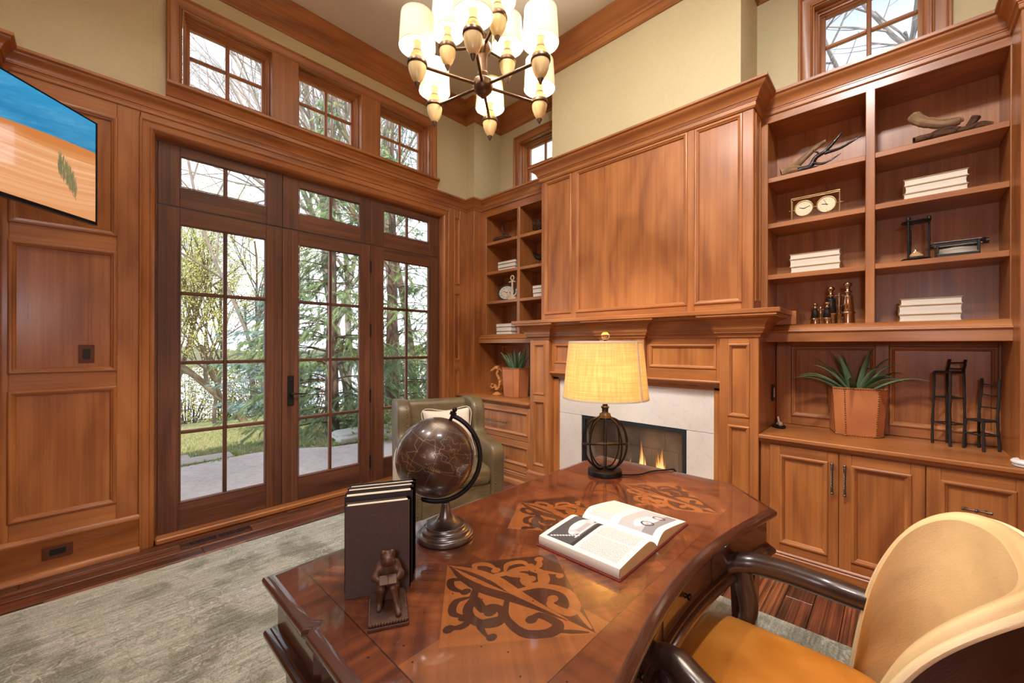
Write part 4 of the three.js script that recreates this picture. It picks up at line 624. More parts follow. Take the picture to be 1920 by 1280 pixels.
// a closed book: cover at local x 0 (spine) .. w, thickness along z, height along y
function book(name, label, { w, h, t, cover, pg = paper, grp }, pos, ry) {
  const b = thing(name, label, 'book', pos, ry, grp), c = 0.003;
  mesh('cover', [cbox(0, w, 0, h, 0, c, { b: 0.001 }), cbox(0, w, 0, h, t - c, t, { b: 0.001 }), (() => { const s = new THREE.Shape(); s.moveTo(0.004, 0); s.bezierCurveTo(-0.006, t * 0.1, -0.006, t * 0.9, 0.004, t); s.lineTo(0.007, t - c); s.bezierCurveTo(-0.002, t * 0.85, -0.002, t * 0.15, 0.007, c); s.lineTo(0.004, 0); const g = new THREE.ExtrudeGeometry(s, { depth: h, bevelEnabled: false, curveSegments: 8 }); g.rotateX(-Math.PI / 2); g.scale(1, 1, -1); return nonidx(g); })()], cover, b);
  mesh('pages', cbox(0.004, w - 0.004, 0.004, h - 0.004, c, t - c, { b: 0.0008, off: false }), pg, b);
  return b;
}
const cloth = (r, g, b, s) => std({ map: tex(128, 128, (u, v) => { const n = (fbm(u, v, 60, 60, s, 2) - 0.5) * 14; return [r + n, g + n, b + n]; }, true, [6, 6]), roughness: 0.7 });
{
  const n = [0.883, 0.470], along = [0.470, -0.883], ry = Math.atan2(along[1], -along[0]);   // covers face away from the windows
  const P = (s, d) => [2.844 + along[0] * s + n[0] * d, DY + 0.0002, 3.239 + along[1] * s + n[1] * d];
  const specs = [[0.166, 0.247, 0.03, cloth(82, 66, 60, 601), 0, 'small brown-grey book standing against the bookend figure, frontmost of the upright books'], [0.181, 0.262, 0.034, cloth(34, 26, 28, 602), -0.004, 'black upright book directly behind the small brown-grey book on the desk'], [0.182, 0.266, 0.028, cloth(58, 42, 40, 603), 0.0, 'dark brown upright book, third from the bookend figure on the desk'], [0.184, 0.266, 0.026, cloth(30, 28, 32, 604), 0.004, 'thin black upright book at the back of the row beside the globe']];
  let d = 0;
  for (const [w, h, t, m, o, label] of specs) { book('upright_book', label, { w, h, t, cover: m }, P(w + o, d), ry); d -= t + 0.0006; }
}
// stacks of pale books lying flat: pages face the room
const FLATS = [];
function stack(x0, x1, y, zFront, hs, depth, labels, grp, coverM, back) {
  let yy = y + 0.0003;
  hs.forEach((t, i) => {
    const r = rng((x0 * 1000 + i * 77) | 0), dx0 = (r() - 0.5) * 0.008, dx1 = (r() - 0.5) * 0.008, w = x1 - x0 + dx1 - dx0, c = 0.0028;
    const b = thing('shelf_book', labels[i], 'book', [x0 + dx0, yy, zFront], 0, grp);
    mesh('cover', [cbox(0, w, 0, c, -depth, 0.003, { b: 0.0008 }), cbox(0, w, t - c, t, -depth, 0.003, { b: 0.0008 }), cbox(0, w, 0, t, -depth - 0.002, -depth + 0.003, { b: 0.001 })], coverM, b);
    const s = new THREE.Shape(), e = 0.006; s.moveTo(0.004, c); s.quadraticCurveTo(0.004 + e, t / 2, 0.004, t - c); s.lineTo(w - 0.004, t - c); s.quadraticCurveTo(w - 0.004 - e, t / 2, w - 0.004, c); s.lineTo(0.004, c);
    const g = nonidx(new THREE.ExtrudeGeometry(s, { depth: depth - 0.006, bevelEnabled: false, curveSegments: 6 })); g.translate(0, 0, -depth + 0.004); const uv = g.attributes.uv, p = g.attributes.position; for (let k = 0; k < p.count; k++) uv.setXY(k, p.getX(k) * 0.6 + p.getZ(k), p.getY(k) * 9);
    mesh('pages', g, paperWhite, b); yy += t + 0.0004;
  });
}
const L3 = (w) => ['bottom book of the pale stack ' + w, 'middle book of the pale stack ' + w, 'top book of the pale stack ' + w];
const tan = cloth(196, 170, 128, 611), brownC = cloth(120, 84, 54, 613);
stack(3.931, 4.193, 2.342, 0.3, [0.036, 0.045, 0.039], 0.2, L3('on the second shelf above the typewriter'), 'pale books above the typewriter', tan);
stack(3.357, 3.632, 1.969, 0.3, [0.042, 0.052, 0.036], 0.2, L3('on the shelf below the twin-dial clock'), 'pale books below the clock', tan);
stack(3.912, 4.172, 1.607, 0.3, [0.042, 0.054, 0.04], 0.2, L3('to the right of the brass binoculars'), 'pale books beside the binoculars', tan);
stack(0.392, 0.69, 2.354, 0.28, [0.034, 0.045, 0.034], 0.18, L3('on the left bookcase above the oval clock'), 'pale books above the oval clock', brownC);
stack(0.365, 0.63, 1.592, 0.28, [0.036, 0.052, 0.042], 0.18, L3('on the bottom shelf of the left bookcase'), 'pale books at the bottom of the left bookcase', brownC);
stack(0.95, 1.2, 1.995, 0.28, [0.046, 0.05, 0.036], 0.18, L3('half hidden by the overmantel'), 'pale books half hidden by the overmantel', brownC);

// ---------- bookend with reading figure ----------
function blobMesh(prims, center, size, res, k = 0.006) {        // smooth union of tapered capsules, meshed
  const mc = new MarchingCubes(res, new THREE.MeshBasicMaterial(), false, false, 300000); mc.isolation = 0; mc.reset();
  const half = size / 2;
  for (let z = 0; z < res; z++) for (let y = 0; y < res; y++) for (let x = 0; x < res; x++) {
    const p = [(x / (res / 2) - 1) * half + center[0], (y / (res / 2) - 1) * half + center[1], (z / (res / 2) - 1) * half + center[2]]; let d = 1;
    for (const [a, b, r0, r1] of prims) {
      const ab = [b[0] - a[0], b[1] - a[1], b[2] - a[2]], ap = [p[0] - a[0], p[1] - a[1], p[2] - a[2]], l2 = ab[0] ** 2 + ab[1] ** 2 + ab[2] ** 2 || 1e-9, t = clamp((ap[0] * ab[0] + ap[1] * ab[1] + ap[2] * ab[2]) / l2);
      const e = Math.hypot(ap[0] - ab[0] * t, ap[1] - ab[1] * t, ap[2] - ab[2] * t) - lerp(r0, r1, t), h = Math.max(k - Math.abs(d - e), 0) / k; d = Math.min(d, e) - h * h * k * 0.25;
    }
    mc.field[x + y * res + z * res * res] = -d;
  }
  mc.update();
  const n = mc.count ?? mc.geometry.drawRange.count, g = new THREE.BufferGeometry(); g.setAttribute('position', new THREE.BufferAttribute(mc.positionArray.slice(0, n * 3), 3)); g.setAttribute('normal', new THREE.BufferAttribute(mc.normalArray.slice(0, n * 3), 3));
  g.scale(half, half, half); g.translate(...center); return g;
}
{
  const ry = Math.atan2(0.883, 0.470);      // local +z faces away from the books, towards the camera
  const t = thing('bookend', 'bronze bookend of a seated frog-headed figure in a coat reading a book', 'bookend', [2.949, DY + 0.0003, 3.174], ry);
  const br = std({ color: col(92, 66, 52), roughness: 0.5, metalness: 0.45 });
  const base = mesh('plinth', [cbox(-0.048, 0.048, 0, 0.008, -0.055, 0.088, { b: 0.003 }), cbox(-0.043, 0.043, 0.007, 0.014, -0.052, 0.083, { b: 0.004 })], br, t), beads = [];
  for (let i = 0; i < 13; i++) beads.push(sph(-0.04 + i * 0.00667, 0.012, 0.083, 0.0042, 8)); for (const s of [-1, 1]) for (let i = 0; i < 15; i++) beads.push(sph(s * 0.0435, 0.012, -0.02 + i * 0.0072, 0.004, 8));
  mesh('beading', beads, br, base, { kind: 'stuff' });
  mesh('seat_block', cbox(-0.03, 0.03, 0.012, 0.05, -0.032, 0.0, { b: 0.006 }), br, t);
  const f = blobMesh([
    [[0, 0.062, -0.014], [0, 0.095, -0.018], 0.021, 0.022], [[0, 0.095, -0.018], [0, 0.112, -0.012], 0.02, 0.012],
    [[0, 0.124, -0.006], [0, 0.122, 0.008], 0.017, 0.012], [[-0.01, 0.133, -0.004], [-0.011, 0.139, -0.002], 0.0075, 0.0065], [[0.01, 0.133, -0.004], [0.011, 0.139, -0.002], 0.0075, 0.0065], [[-0.011, 0.117, 0.008], [0.011, 0.117, 0.008], 0.0055, 0.0055],
    [[-0.02, 0.102, -0.016], [-0.031, 0.08, 0.002], 0.0105, 0.009], [[-0.031, 0.08, 0.002], [-0.017, 0.077, 0.022], 0.0085, 0.006], [[0.02, 0.102, -0.016], [0.031, 0.08, 0.002], 0.0105, 0.009], [[0.031, 0.08, 0.002], [0.017, 0.077, 0.022], 0.0085, 0.006],
    [[-0.012, 0.056, -0.008], [-0.016, 0.062, 0.026], 0.0125, 0.009], [[-0.016, 0.062, 0.026], [-0.02, 0.022, 0.022], 0.0085, 0.006], [[-0.02, 0.02, 0.022], [-0.022, 0.018, 0.036], 0.006, 0.006],
    [[0.012, 0.056, -0.008], [0.012, 0.064, 0.032], 0.0125, 0.009], [[0.012, 0.064, 0.032], [0.022, 0.024, 0.05], 0.0085, 0.0065], [[0.022, 0.022, 0.05], [0.024, 0.018, 0.066], 0.0065, 0.0075],
  ], [0, 0.078, 0.012], 0.15, 72, 0.008);
  mesh('figure', f, br, t);
  const op = mesh('book', [cbox(-0.021, 0, -0.002, 0.002, -0.013, 0.013, { b: 0.001 }), cbox(0, 0.021, -0.002, 0.002, -0.013, 0.013, { b: 0.001 })], br, t); op.position.set(0, 0.083, 0.026); op.rotation.x = 0.5;
}

// ---------- open book ----------
{
  const g = thing('open_book', 'open hardback book with red cover showing printed pages and grey photographs', 'book', [0, DY + 0.0003, 0]);
  const xa = 3.022, xb = 3.328, zs = 2.402, wl = 0.256, wr = 0.258, red = cloth(120, 38, 30, 621);
  mesh('cover', [cbox(xa - 0.003, xb + 0.003, 0, 0.0035, zs + 0.012, zs + wl + 0.004, { b: 0.001 }), cbox(xa - 0.003, xb + 0.003, 0, 0.0035, zs - wr - 0.004, zs - 0.012, { b: 0.001 }), cbox(xa - 0.003, xb + 0.003, 0, 0.003, zs - 0.013, zs + 0.013, { b: 0.001 })], red, g);
  const hl = t => 0.006 + 0.042 * Math.pow(Math.sin(Math.PI * Math.min(0.5, 0.02 + t * 1.6)), 0.8) - 0.012 * t * t - 0.004 * t, hr = t => 0.006 + 0.04 * Math.pow(Math.sin(Math.PI * Math.min(0.5, 0.02 + t * 1.7)), 0.8) * (1 - 0.86 * Math.pow(t, 1.4));
  const endM = std({ map: paper.map, color: col(236, 212, 170), roughness: 0.9 });
  const page = (seed, pic) => canvasTex(700, 840, (x, w, h) => {
    x.fillStyle = '#ece8e2'; x.fillRect(0, 0, w, h); const r = rng(seed);
    const lines = (x0, x1, y0, y1) => { for (let y = y0; y < y1; y += 13) { let q = x0; while (q < x1 - 10) { const L = 10 + r() * 34; x.fillStyle = `rgba(70,66,64,${0.5 + r() * 0.25})`; x.fillRect(q, y, Math.min(L, x1 - q), 4); q += L + 6; } } };
    if (pic === 0) {       // photograph of a vintage car front above two columns
      const X = 60, Y = 56, PW = 580, PH = 300; x.fillStyle = '#4d4d50'; x.fillRect(X, Y, PW, PH);
      x.fillStyle = '#c9c9cb'; x.beginPath(); x.ellipse(X + 330, Y + 165, 190, 78, 0, 0, 7); x.fill(); x.fillStyle = '#e6e6e6'; x.beginPath(); x.ellipse(X + 330, Y + 120, 130, 40, 0, 0, 7); x.fill(); x.fillStyle = '#8a8a8d'; for (let i = 0; i < 9; i++) x.fillRect(X + 230 + i * 22, Y + 170, 10, 44); x.fillStyle = '#f2f2f2'; for (const q of [170, 490]) { x.beginPath(); x.arc(X + q, Y + 165, 26, 0, 7); x.fill(); } x.fillStyle = '#dcdcde'; x.fillRect(X + 120, Y + 226, 420, 16); x.fillStyle = '#2c2c2e'; x.fillRect(X, Y + 262, PW, 38); x.fillStyle = '#d8d8d8'; for (let i = 0; i < 10; i++) { x.beginPath(); x.ellipse(X + 26 + i * 16, Y + 40 + i * 22, 10, 14, 0, 0, 7); x.fill(); }
      lines(70, 335, 400, 770); lines(365, 630, 400, 770);
    } else {
      lines(70, 640, 60, 300); const X = 60, Y = 400, PW = 590, PH = 360; x.fillStyle = '#b9b9bc'; x.fillRect(X, Y, PW, PH); x.fillStyle = '#8d8d90'; x.fillRect(X, Y + 250, PW, 110); x.fillStyle = '#e4e4e6'; x.beginPath(); x.ellipse(X + 250, Y + 190, 210, 80, 0.1, 0, 7); x.fill(); for (const [a, b] of [[150, 240], [420, 236]]) { x.strokeStyle = '#454548'; x.lineWidth = 18; x.beginPath(); x.arc(X + a, Y + b, 56, 0, 7); x.stroke(); x.fillStyle = '#d9d9da'; x.beginPath(); x.arc(X + a, Y + b, 30, 0, 7); x.fill(); x.strokeStyle = '#77777a'; x.lineWidth = 3; for (let i = 0; i < 10; i++) { x.beginPath(); x.moveTo(X + a, Y + b); x.lineTo(X + a + 50 * Math.cos(i * 0.63), Y + b + 50 * Math.sin(i * 0.63)); x.stroke(); } } x.fillStyle = '#5b5b5e'; for (let i = 0; i < 40; i++) x.fillRect(X + 160 + r() * 240, Y + 120 + r() * 90, 6 + r() * 20, 4);
    }
  });
  for (const [s, hf, w, tx] of [[1, hl, wl, page(1, 0)], [-1, hr, wr, page(2, 1)]]) {
    const top = surf((u, v) => [lerp(xa + 0.003, xb - 0.003, v), hf(u), zs + s * (0.001 + u * (w - 0.006))], 28, 4, s > 0); { const uv = top.attributes.uv, p = top.attributes.position; for (let i = 0; i < uv.count; i++) { const u = (p.getZ(i) - zs) * s / w, v = (p.getX(i) - xa) / (xb - xa); uv.setXY(i, s > 0 ? 1 - u : u, 1 - v); } }
    const pg = mesh('page', top, std({ map: tx, roughness: 0.85 }), g);
    const edge = surf((u, v) => [lerp(xa + 0.003, xb - 0.003, u), lerp(0.0036, hf(1), v), zs + s * (w - 0.005 + 0.003 * Math.sin(v * 3.1))], 4, 6, s < 0); { const uv = edge.attributes.uv; for (let i = 0; i < uv.count; i++) uv.setXY(i, uv.getX(i), uv.getY(i) * 0.35); }
    const ends = [xa + 0.003, xb - 0.003].map((x, k) => { const q = surf((u, v) => [x, lerp(0.0036, Math.max(0.0037, hf(u)), v), zs + s * (0.001 + u * (w - 0.006))], 28, 3, (k === 1) === (s > 0)); const uv = q.attributes.uv; for (let i = 0; i < uv.count; i++) uv.setXY(i, uv.getX(i), uv.getY(i) * 0.35); return q; });
    mesh('page_block', [edge], paperWhite, g); for (const q of ends) mesh('page_end', q, endM, g);
  }
}

// ---------- leather planters with aloe ----------
function planter(label, pos, ry, W, H, seed, nl, size, back, open = 1) {
  const p = thing('aloe_planter', label, 'plant pot', pos, ry);
  M.pot ??= leather(186, 116, 70, 701, { roughness: 0.5 }); M.stud ??= std({ color: col(150, 112, 62), metalness: 0.9, roughness: 0.35 });
  const oct = (w, c) => [[-w + c, -w], [w - c, -w], [w, -w + c], [w, w - c], [w - c, w], [-w + c, w], [-w, w - c], [-w, -w + c]];
  const lv = [[W * 0.43, 0], [W * 0.5, H]], rings = lv.map(([w, y]) => oct(w, w * 0.34).map(([x, z]) => [x, y, z]));
  const P = [], U = []; const quad = (a, b, c, d, u0, u1) => { P.push(...a, ...b, ...c, ...a, ...c, ...d); U.push(u0, 0, u1, 0, u1, H, u0, 0, u1, H, u0, H); };
  for (let i = 0; i < 8; i++) quad(rings[0][i], rings[0][(i + 1) % 8], rings[1][(i + 1) % 8], rings[1][i], i * 0.15, i * 0.15 + 0.14);
  const inn = oct(W * 0.5 - 0.008, W * 0.16).map(([x, z]) => [x, H, z]), low = inn.map(([x, y, z]) => [x * 0.96, H - 0.03, z * 0.96]);
  for (let i = 0; i < 8; i++) { quad(rings[1][i], rings[1][(i + 1) % 8], inn[(i + 1) % 8], inn[i], 0, 0.1); quad(inn[i], inn[(i + 1) % 8], low[(i + 1) % 8], low[i], 0, 0.1); }
  const g = new THREE.BufferGeometry(); g.setAttribute('position', new THREE.Float32BufferAttribute(P, 3)); g.setAttribute('uv', new THREE.Float32BufferAttribute(U, 2)); g.computeVertexNormals();
  const pot = mesh('pot', g, M.pot, p), studs = [];
  for (const i of [0, 2, 4, 6]) for (const e of [i, (i + 1) % 8]) { const ctr = [(rings[0][i][0] + rings[0][(i + 1) % 8][0]) / 2, (rings[0][i][2] + rings[0][(i + 1) % 8][2]) / 2]; for (let k = 0; k < 22; k++) { const t = (k + 0.5) / 22, x = lerp(rings[0][e][0], rings[1][e][0], t), z = lerp(rings[0][e][2], rings[1][e][2], t); studs.push(sph(x + (ctr[0] - x) * 0.05, H * t, z + (ctr[1] - z) * 0.05, 0.005, 6)); } }
  for (const [ri, y] of [[1, H - 0.008], [0, 0.007]]) for (let i = 0; i < 8; i++) { const a = rings[ri][i], b = rings[ri][(i + 1) % 8], L = Math.hypot(b[0] - a[0], b[2] - a[2]), n = Math.max(3, Math.round(L / 0.0125)); for (let k = 0; k < n; k++) studs.push(sph(lerp(a[0], b[0], k / n), y, lerp(a[2], b[2], k / n), 0.005, 6)); }
  mesh('studs', studs, M.stud, pot, { kind: 'stuff' });
  mesh('soil', new THREE.CircleGeometry(W * 0.48, 8).rotateX(-Math.PI / 2).rotateY(Math.PI / 8).translate(0, H - 0.024, 0), std({ color: col(50, 38, 28), roughness: 1, bumpMap: leatherBump, bumpScale: 0.01 }), p);
  const green = [std({ color: col(92, 118, 84), roughness: 0.55 }), std({ color: col(74, 104, 72), roughness: 0.55 }), std({ color: col(112, 134, 96), roughness: 0.55 })], r = rng(seed);
  for (let i = 0; i < nl; i++) {
    const a = i * 2.4 + r() * 0.5, tilt = (0.08 + 0.95 * Math.pow(i / nl, 0.9) + r() * 0.12) * open, L = size * (0.85 + r() * 0.3), bend = 0.25 + r() * 0.35, r0 = 0.02 + 0.05 * (i / nl) * W / 0.25, P0 = [];
    for (let k = 0; k <= 6; k++) { const t = k / 6, th = tilt + bend * t * t * 0.8, rr = r0 + Math.sin(tilt) * L * t + Math.sin(th) * L * 0.12 * t * t; P0.push([Math.cos(a) * rr, H - 0.03 + Math.cos(th) * L * t * 0.98, Math.sin(a) * rr * (Math.sin(a) < 0 ? back : 1)]); }
    mesh('leaf', taper(P0, t => (0.017 + 0.004 * Math.sin(t * 3)) * Math.pow(1 - t, 0.75) * (W / 0.25 + 0.4) / 1.4 + 0.0006, 14, 7, 0.45), green[i % 3], p);
  }
}
planter('studded tan leather planter with a spreading aloe on the long counter', [3.705, 0.8703, 0.15], 0.26, 0.28, 0.318, 31, 26, 0.31, 0.2);
planter('studded leather planter with an upright aloe beside the seahorse', [0.735, 0.8703, 0.32], 0.0, 0.27, 0.335, 37, 22, 0.27, 0.8, 0.5);

// ---------- seahorse ----------
{
  const t = thing('seahorse_figurine', 'carved tan wooden seahorse on a round foot beside the left leather planter', 'figurine', [0.46, 0.8703, 0.35], 0.6);
  const w = std({ map: tex(128, 256, (u, v) => { const n = (fbm(u, v, 8, 40, 711, 3) - 0.5) * 50; return [192 + n, 132 + n, 70 + n * 0.7]; }), roughness: 0.7 });
  mesh('foot', lathe([[0, 0], [0.056, 0], [0.058, 0.008], [0.05, 0.016], [0.03, 0.024], [0.02, 0.036], [0, 0.038]], 28), w, t);
  const sp = Array.from({ length: 14 }, (_, i) => { const a = i / 13 * 7.6; return [-0.05 + Math.cos(a) * 0.034 * (1 - i / 16), 0.1 + Math.sin(a) * 0.036 * (1 - i / 16), 0]; }).reverse();
  const body = [...sp, [0.0, 0.062, 0], [0.022, 0.085, 0], [0.035, 0.13, 0], [0.032, 0.18, 0], [0.012, 0.22, 0], [0.0, 0.25, 0], [0.008, 0.282, 0], [0.012, 0.308, 0], [-0.006, 0.326, 0]];
  const b = mesh('body', taper(body, t => (t < 0.5 ? 0.006 + 0.016 * t / 0.5 : t < 0.75 ? lerp(0.022, 0.036, Math.sin((t - 0.5) / 0.25 * 1.57)) : lerp(0.03, 0.02, (t - 0.75) / 0.25)) * (1 + 0.07 * Math.sin(t * 170)), 150, 12, 0.7), w, t);
  mesh('head', [taper([[0.014, 0.318, 0], [-0.01, 0.322, 0], [-0.04, 0.306, 0], [-0.078, 0.282, 0]], t => 0.027 * Math.pow(1 - t, 0.8) + 0.011, 20, 12, 0.8), sph(-0.012, 0.326, 0.02, 0.006, 8), sph(-0.012, 0.326, -0.02, 0.006, 8)], w, b);
  const sp2 = []; for (let i = 0; i < 6; i++) sp2.push(taper([[0.012 + i * 0.006, 0.338 - i * 0.011, 0], [0.02 + i * 0.009, 0.352 - i * 0.014, 0]], t => 0.008 * (1 - t) + 0.001, 4, 6)); for (let i = 0; i < 7; i++) sp2.push(taper([[0.05 + 0.012 * Math.sin(i * 0.5), 0.24 - i * 0.018, 0], [0.07 + 0.01 * Math.sin(i * 0.5), 0.245 - i * 0.018, 0]], t => 0.007 * (1 - t) + 0.001, 4, 6)); mesh('crest', sp2, w, b);
  mesh('fin', surf((u, v) => { const a = -0.7 + u * 1.9, r = 0.02 + v * 0.052; return [0.05 + Math.cos(a) * r * 0.8, 0.155 + Math.sin(a) * r, 0.004 * Math.sin(u * 25) * v]; }, 24, 5), w, b);
}

// ---------- miniature iron chairs ----------
{
  const iron = std({ color: col(62, 54, 50), roughness: 0.6, metalness: 0.6, bumpMap: leatherBump, bumpScale: 0.003 });
  const bar = (a, b, r = 0.0068) => { const q = rng((a[0] + b[1] * 7 + b[2] * 3) * 9999 | 0), m = [0.25, 0.5, 0.75].map(t => a.map((v, i) => lerp(v, b[i], t) + (q() - 0.5) * 0.003)); return taper([a, ...m, b], t => r * (1 + 0.12 * Math.sin(t * 23)), 12, 7); };
  function mini(label, pos, ry, w, dpt, seatY, backY, rungs) {
    const t = thing('miniature_chair', label, 'ornament', pos, ry); const h = w / 2, D = dpt / 2, s = 1.12;
    const corner = (sx, sz, y) => { const k = lerp(s, 1, Math.min(1, y / seatY)); return [sx * h * k, y, sz * D * k]; };
    for (const sx of [-1, 1]) { mesh('leg', bar(corner(sx, 1, 0), corner(sx, 1, seatY)), iron, t); mesh('leg', bar(corner(sx, -1, 0), corner(sx, -1, seatY)), iron, t); mesh('back_post', bar([sx * h, seatY, -D], [sx * h * 0.96, backY, -D * 1.35]), iron, t); }
    mesh('seat', move(rbox(w * 1.05, 0.012, dpt * 1.05, 0.004), 0, seatY, 0), iron, t);
    const yr = [...rungs.filter(y => y < seatY)]; for (const y of yr) { for (const sz of [-1, 1]) mesh('stretcher', bar(corner(-1, sz, y), corner(1, sz, y), 0.0042), iron, t); for (const sx of [-1, 1]) mesh('stretcher', bar(corner(sx, -1, y), corner(sx, 1, y), 0.0042), iron, t); }
    for (const y of rungs.filter(y => y > seatY)) { const k = (y - seatY) / (backY - seatY), z = -D * lerp(1, 1.35, k); mesh('rung', bar([-h * 0.97, y, z], [h * 0.97, y, z], 0.004), iron, t); }
  }
  mini('tall spindly dark iron miniature chair with two short back rungs on the counter', [4.128, 0.8703, 0.16], -0.75, 0.085, 0.085, 0.435, 0.51, [0.13, 0.285, 0.455, 0.49]);
  mini('short dark iron miniature chair with a three-rung ladder back, right of the tall one', [4.252, 0.8703, 0.205], -0.75, 0.085, 0.085, 0.168, 0.405, [0.09, 0.24, 0.31, 0.37]);
}
// ---------- small things on the counter and walls ----------
{
  const d = thing('white_disc', 'small round white plastic device at the right end of the long counter', 'device', [4.375, 0.8703, 0.545]);
  const wp = std({ color: col(238, 238, 238), roughness: 0.35 });
  mesh('body', lathe([[0, 0.012], [0.056, 0.012], [0.062, 0.018], [0.062, 0.026], [0.055, 0.033], [0, 0.035]], 40), wp, d); mesh('foot', lathe([[0, 0], [0.052, 0], [0.058, 0.004], [0.056, 0.012], [0, 0.012]], 40), std({ color: col(205, 205, 210), roughness: 0.25 }), d);
  const p = thing('pipe_rest', 'small dark tray holding a tobacco pipe by the corner of the fireplace', 'tray', [3.285, 0.8703, 0.26], 0.5);
  mesh('tray', lathe([[0, 0.004], [0.03, 0.004], [0.036, 0.014], [0.042, 0.014], [0.04, 0], [0, 0]], 28).scale(1, 1, 1.5), M.black, p);
  mesh('pipe', [taper([[0, 0.02, 0.03], [0.0, 0.04, 0.01], [0.0, 0.075, -0.012]], t => 0.008 - 0.002 * t, 12, 10), lathe([[0, 0], [0.012, 0.002], [0.015, 0.012], [0.013, 0.03], [0.009, 0.03], [0.009, 0.016], [0, 0.014]], 16).translate(0, 0.014, 0.034), taper([[0.005, 0.02, -0.03], [0.012, 0.026, -0.005], [0.014, 0.024, 0.02]], () => 0.011, 8, 10)], std({ color: col(180, 150, 128), roughness: 0.5 }), p);
  const s = thing('light_switch', 'dark light switch plate with a white rocker on the fireplace side', 'switch', [3.232, 1.11, 0.165], Math.PI / 2);
  mesh('plate', move(rbox(0.075, 0.12, 0.006, 0.002), 0, 0, 0.003), M.black, s); mesh('rocker', move(rbox(0.016, 0.07, 0.006, 0.002), 0, 0, 0.007), std({ color: col(215, 212, 205), roughness: 0.4 }), s);
  const br = std({ color: col(104, 62, 42), roughness: 0.5, metalness: 0.4 }), dk = std({ color: col(20, 18, 18), roughness: 0.5 });
  const o = thing('wall_outlet', 'brown wall plate with a black rectangular insert on the panelled wall', 'outlet', [0.0045, 1.393, 3.715], Math.PI / 2);
  mesh('plate', move(rbox(0.073, 0.12, 0.005, 0.002), 0, 0, 0.0025), br, o); mesh('insert', move(rbox(0.035, 0.066, 0.004, 0.001), 0, 0, 0.006), dk, o); mesh('screw', [sph(0, 0.048, 0.005, 0.003, 8), sph(0, -0.048, 0.005, 0.003, 8)], dk, o);
  const q = thing('baseboard_outlet', 'wide brown outlet plate with a dark slot set in the baseboard', 'outlet', [0.033, 0.142, 3.838], Math.PI / 2);
  mesh('plate', move(rbox(0.13, 0.078, 0.005, 0.002), 0, 0, 0.0025), br, q); mesh('insert', move(rbox(0.07, 0.036, 0.004, 0.001), 0, 0, 0.006), dk, q); mesh('screw', [sph(0.052, 0, 0.005, 0.003, 8), sph(-0.052, 0, 0.005, 0.003, 8)], dk, q);
  const v = thing('floor_vent', 'wooden floor vent grille with dark slots in front of the French doors', 'vent', [0.172, 0.0005, 3.028]);
  const vw = phy({ map: figTex, color: 0xffe0c0, roughness: 0.35 }); mesh('frame', [cbox(-0.055, -0.037, 0, 0.006, -0.22, 0.22, { g: 'z' }), cbox(0.037, 0.055, 0, 0.006, -0.22, 0.22, { g: 'z' }), cbox(-0.037, 0.037, 0, 0.006, 0.165, 0.22, { g: 'z' }), cbox(-0.037, 0.037, 0, 0.006, -0.22, -0.165, { g: 'z' }), cbox(-0.037, 0.037, 0, 0.006, -0.012, 0.012, { g: 'z' })], vw, v);
  mesh('well', cbox(-0.037, 0.037, 0.0, 0.0015, -0.165, 0.165), dk, v);
  for (const s0 of [-1, 1]) for (let i = 1; i < 12; i++) mesh('slat', cbox(-0.037, 0.037, 0.001, 0.0055, s0 * (0.012 + i * 0.0127) - 0.0026, s0 * (0.012 + i * 0.0127) + 0.0026), vw, v);
}
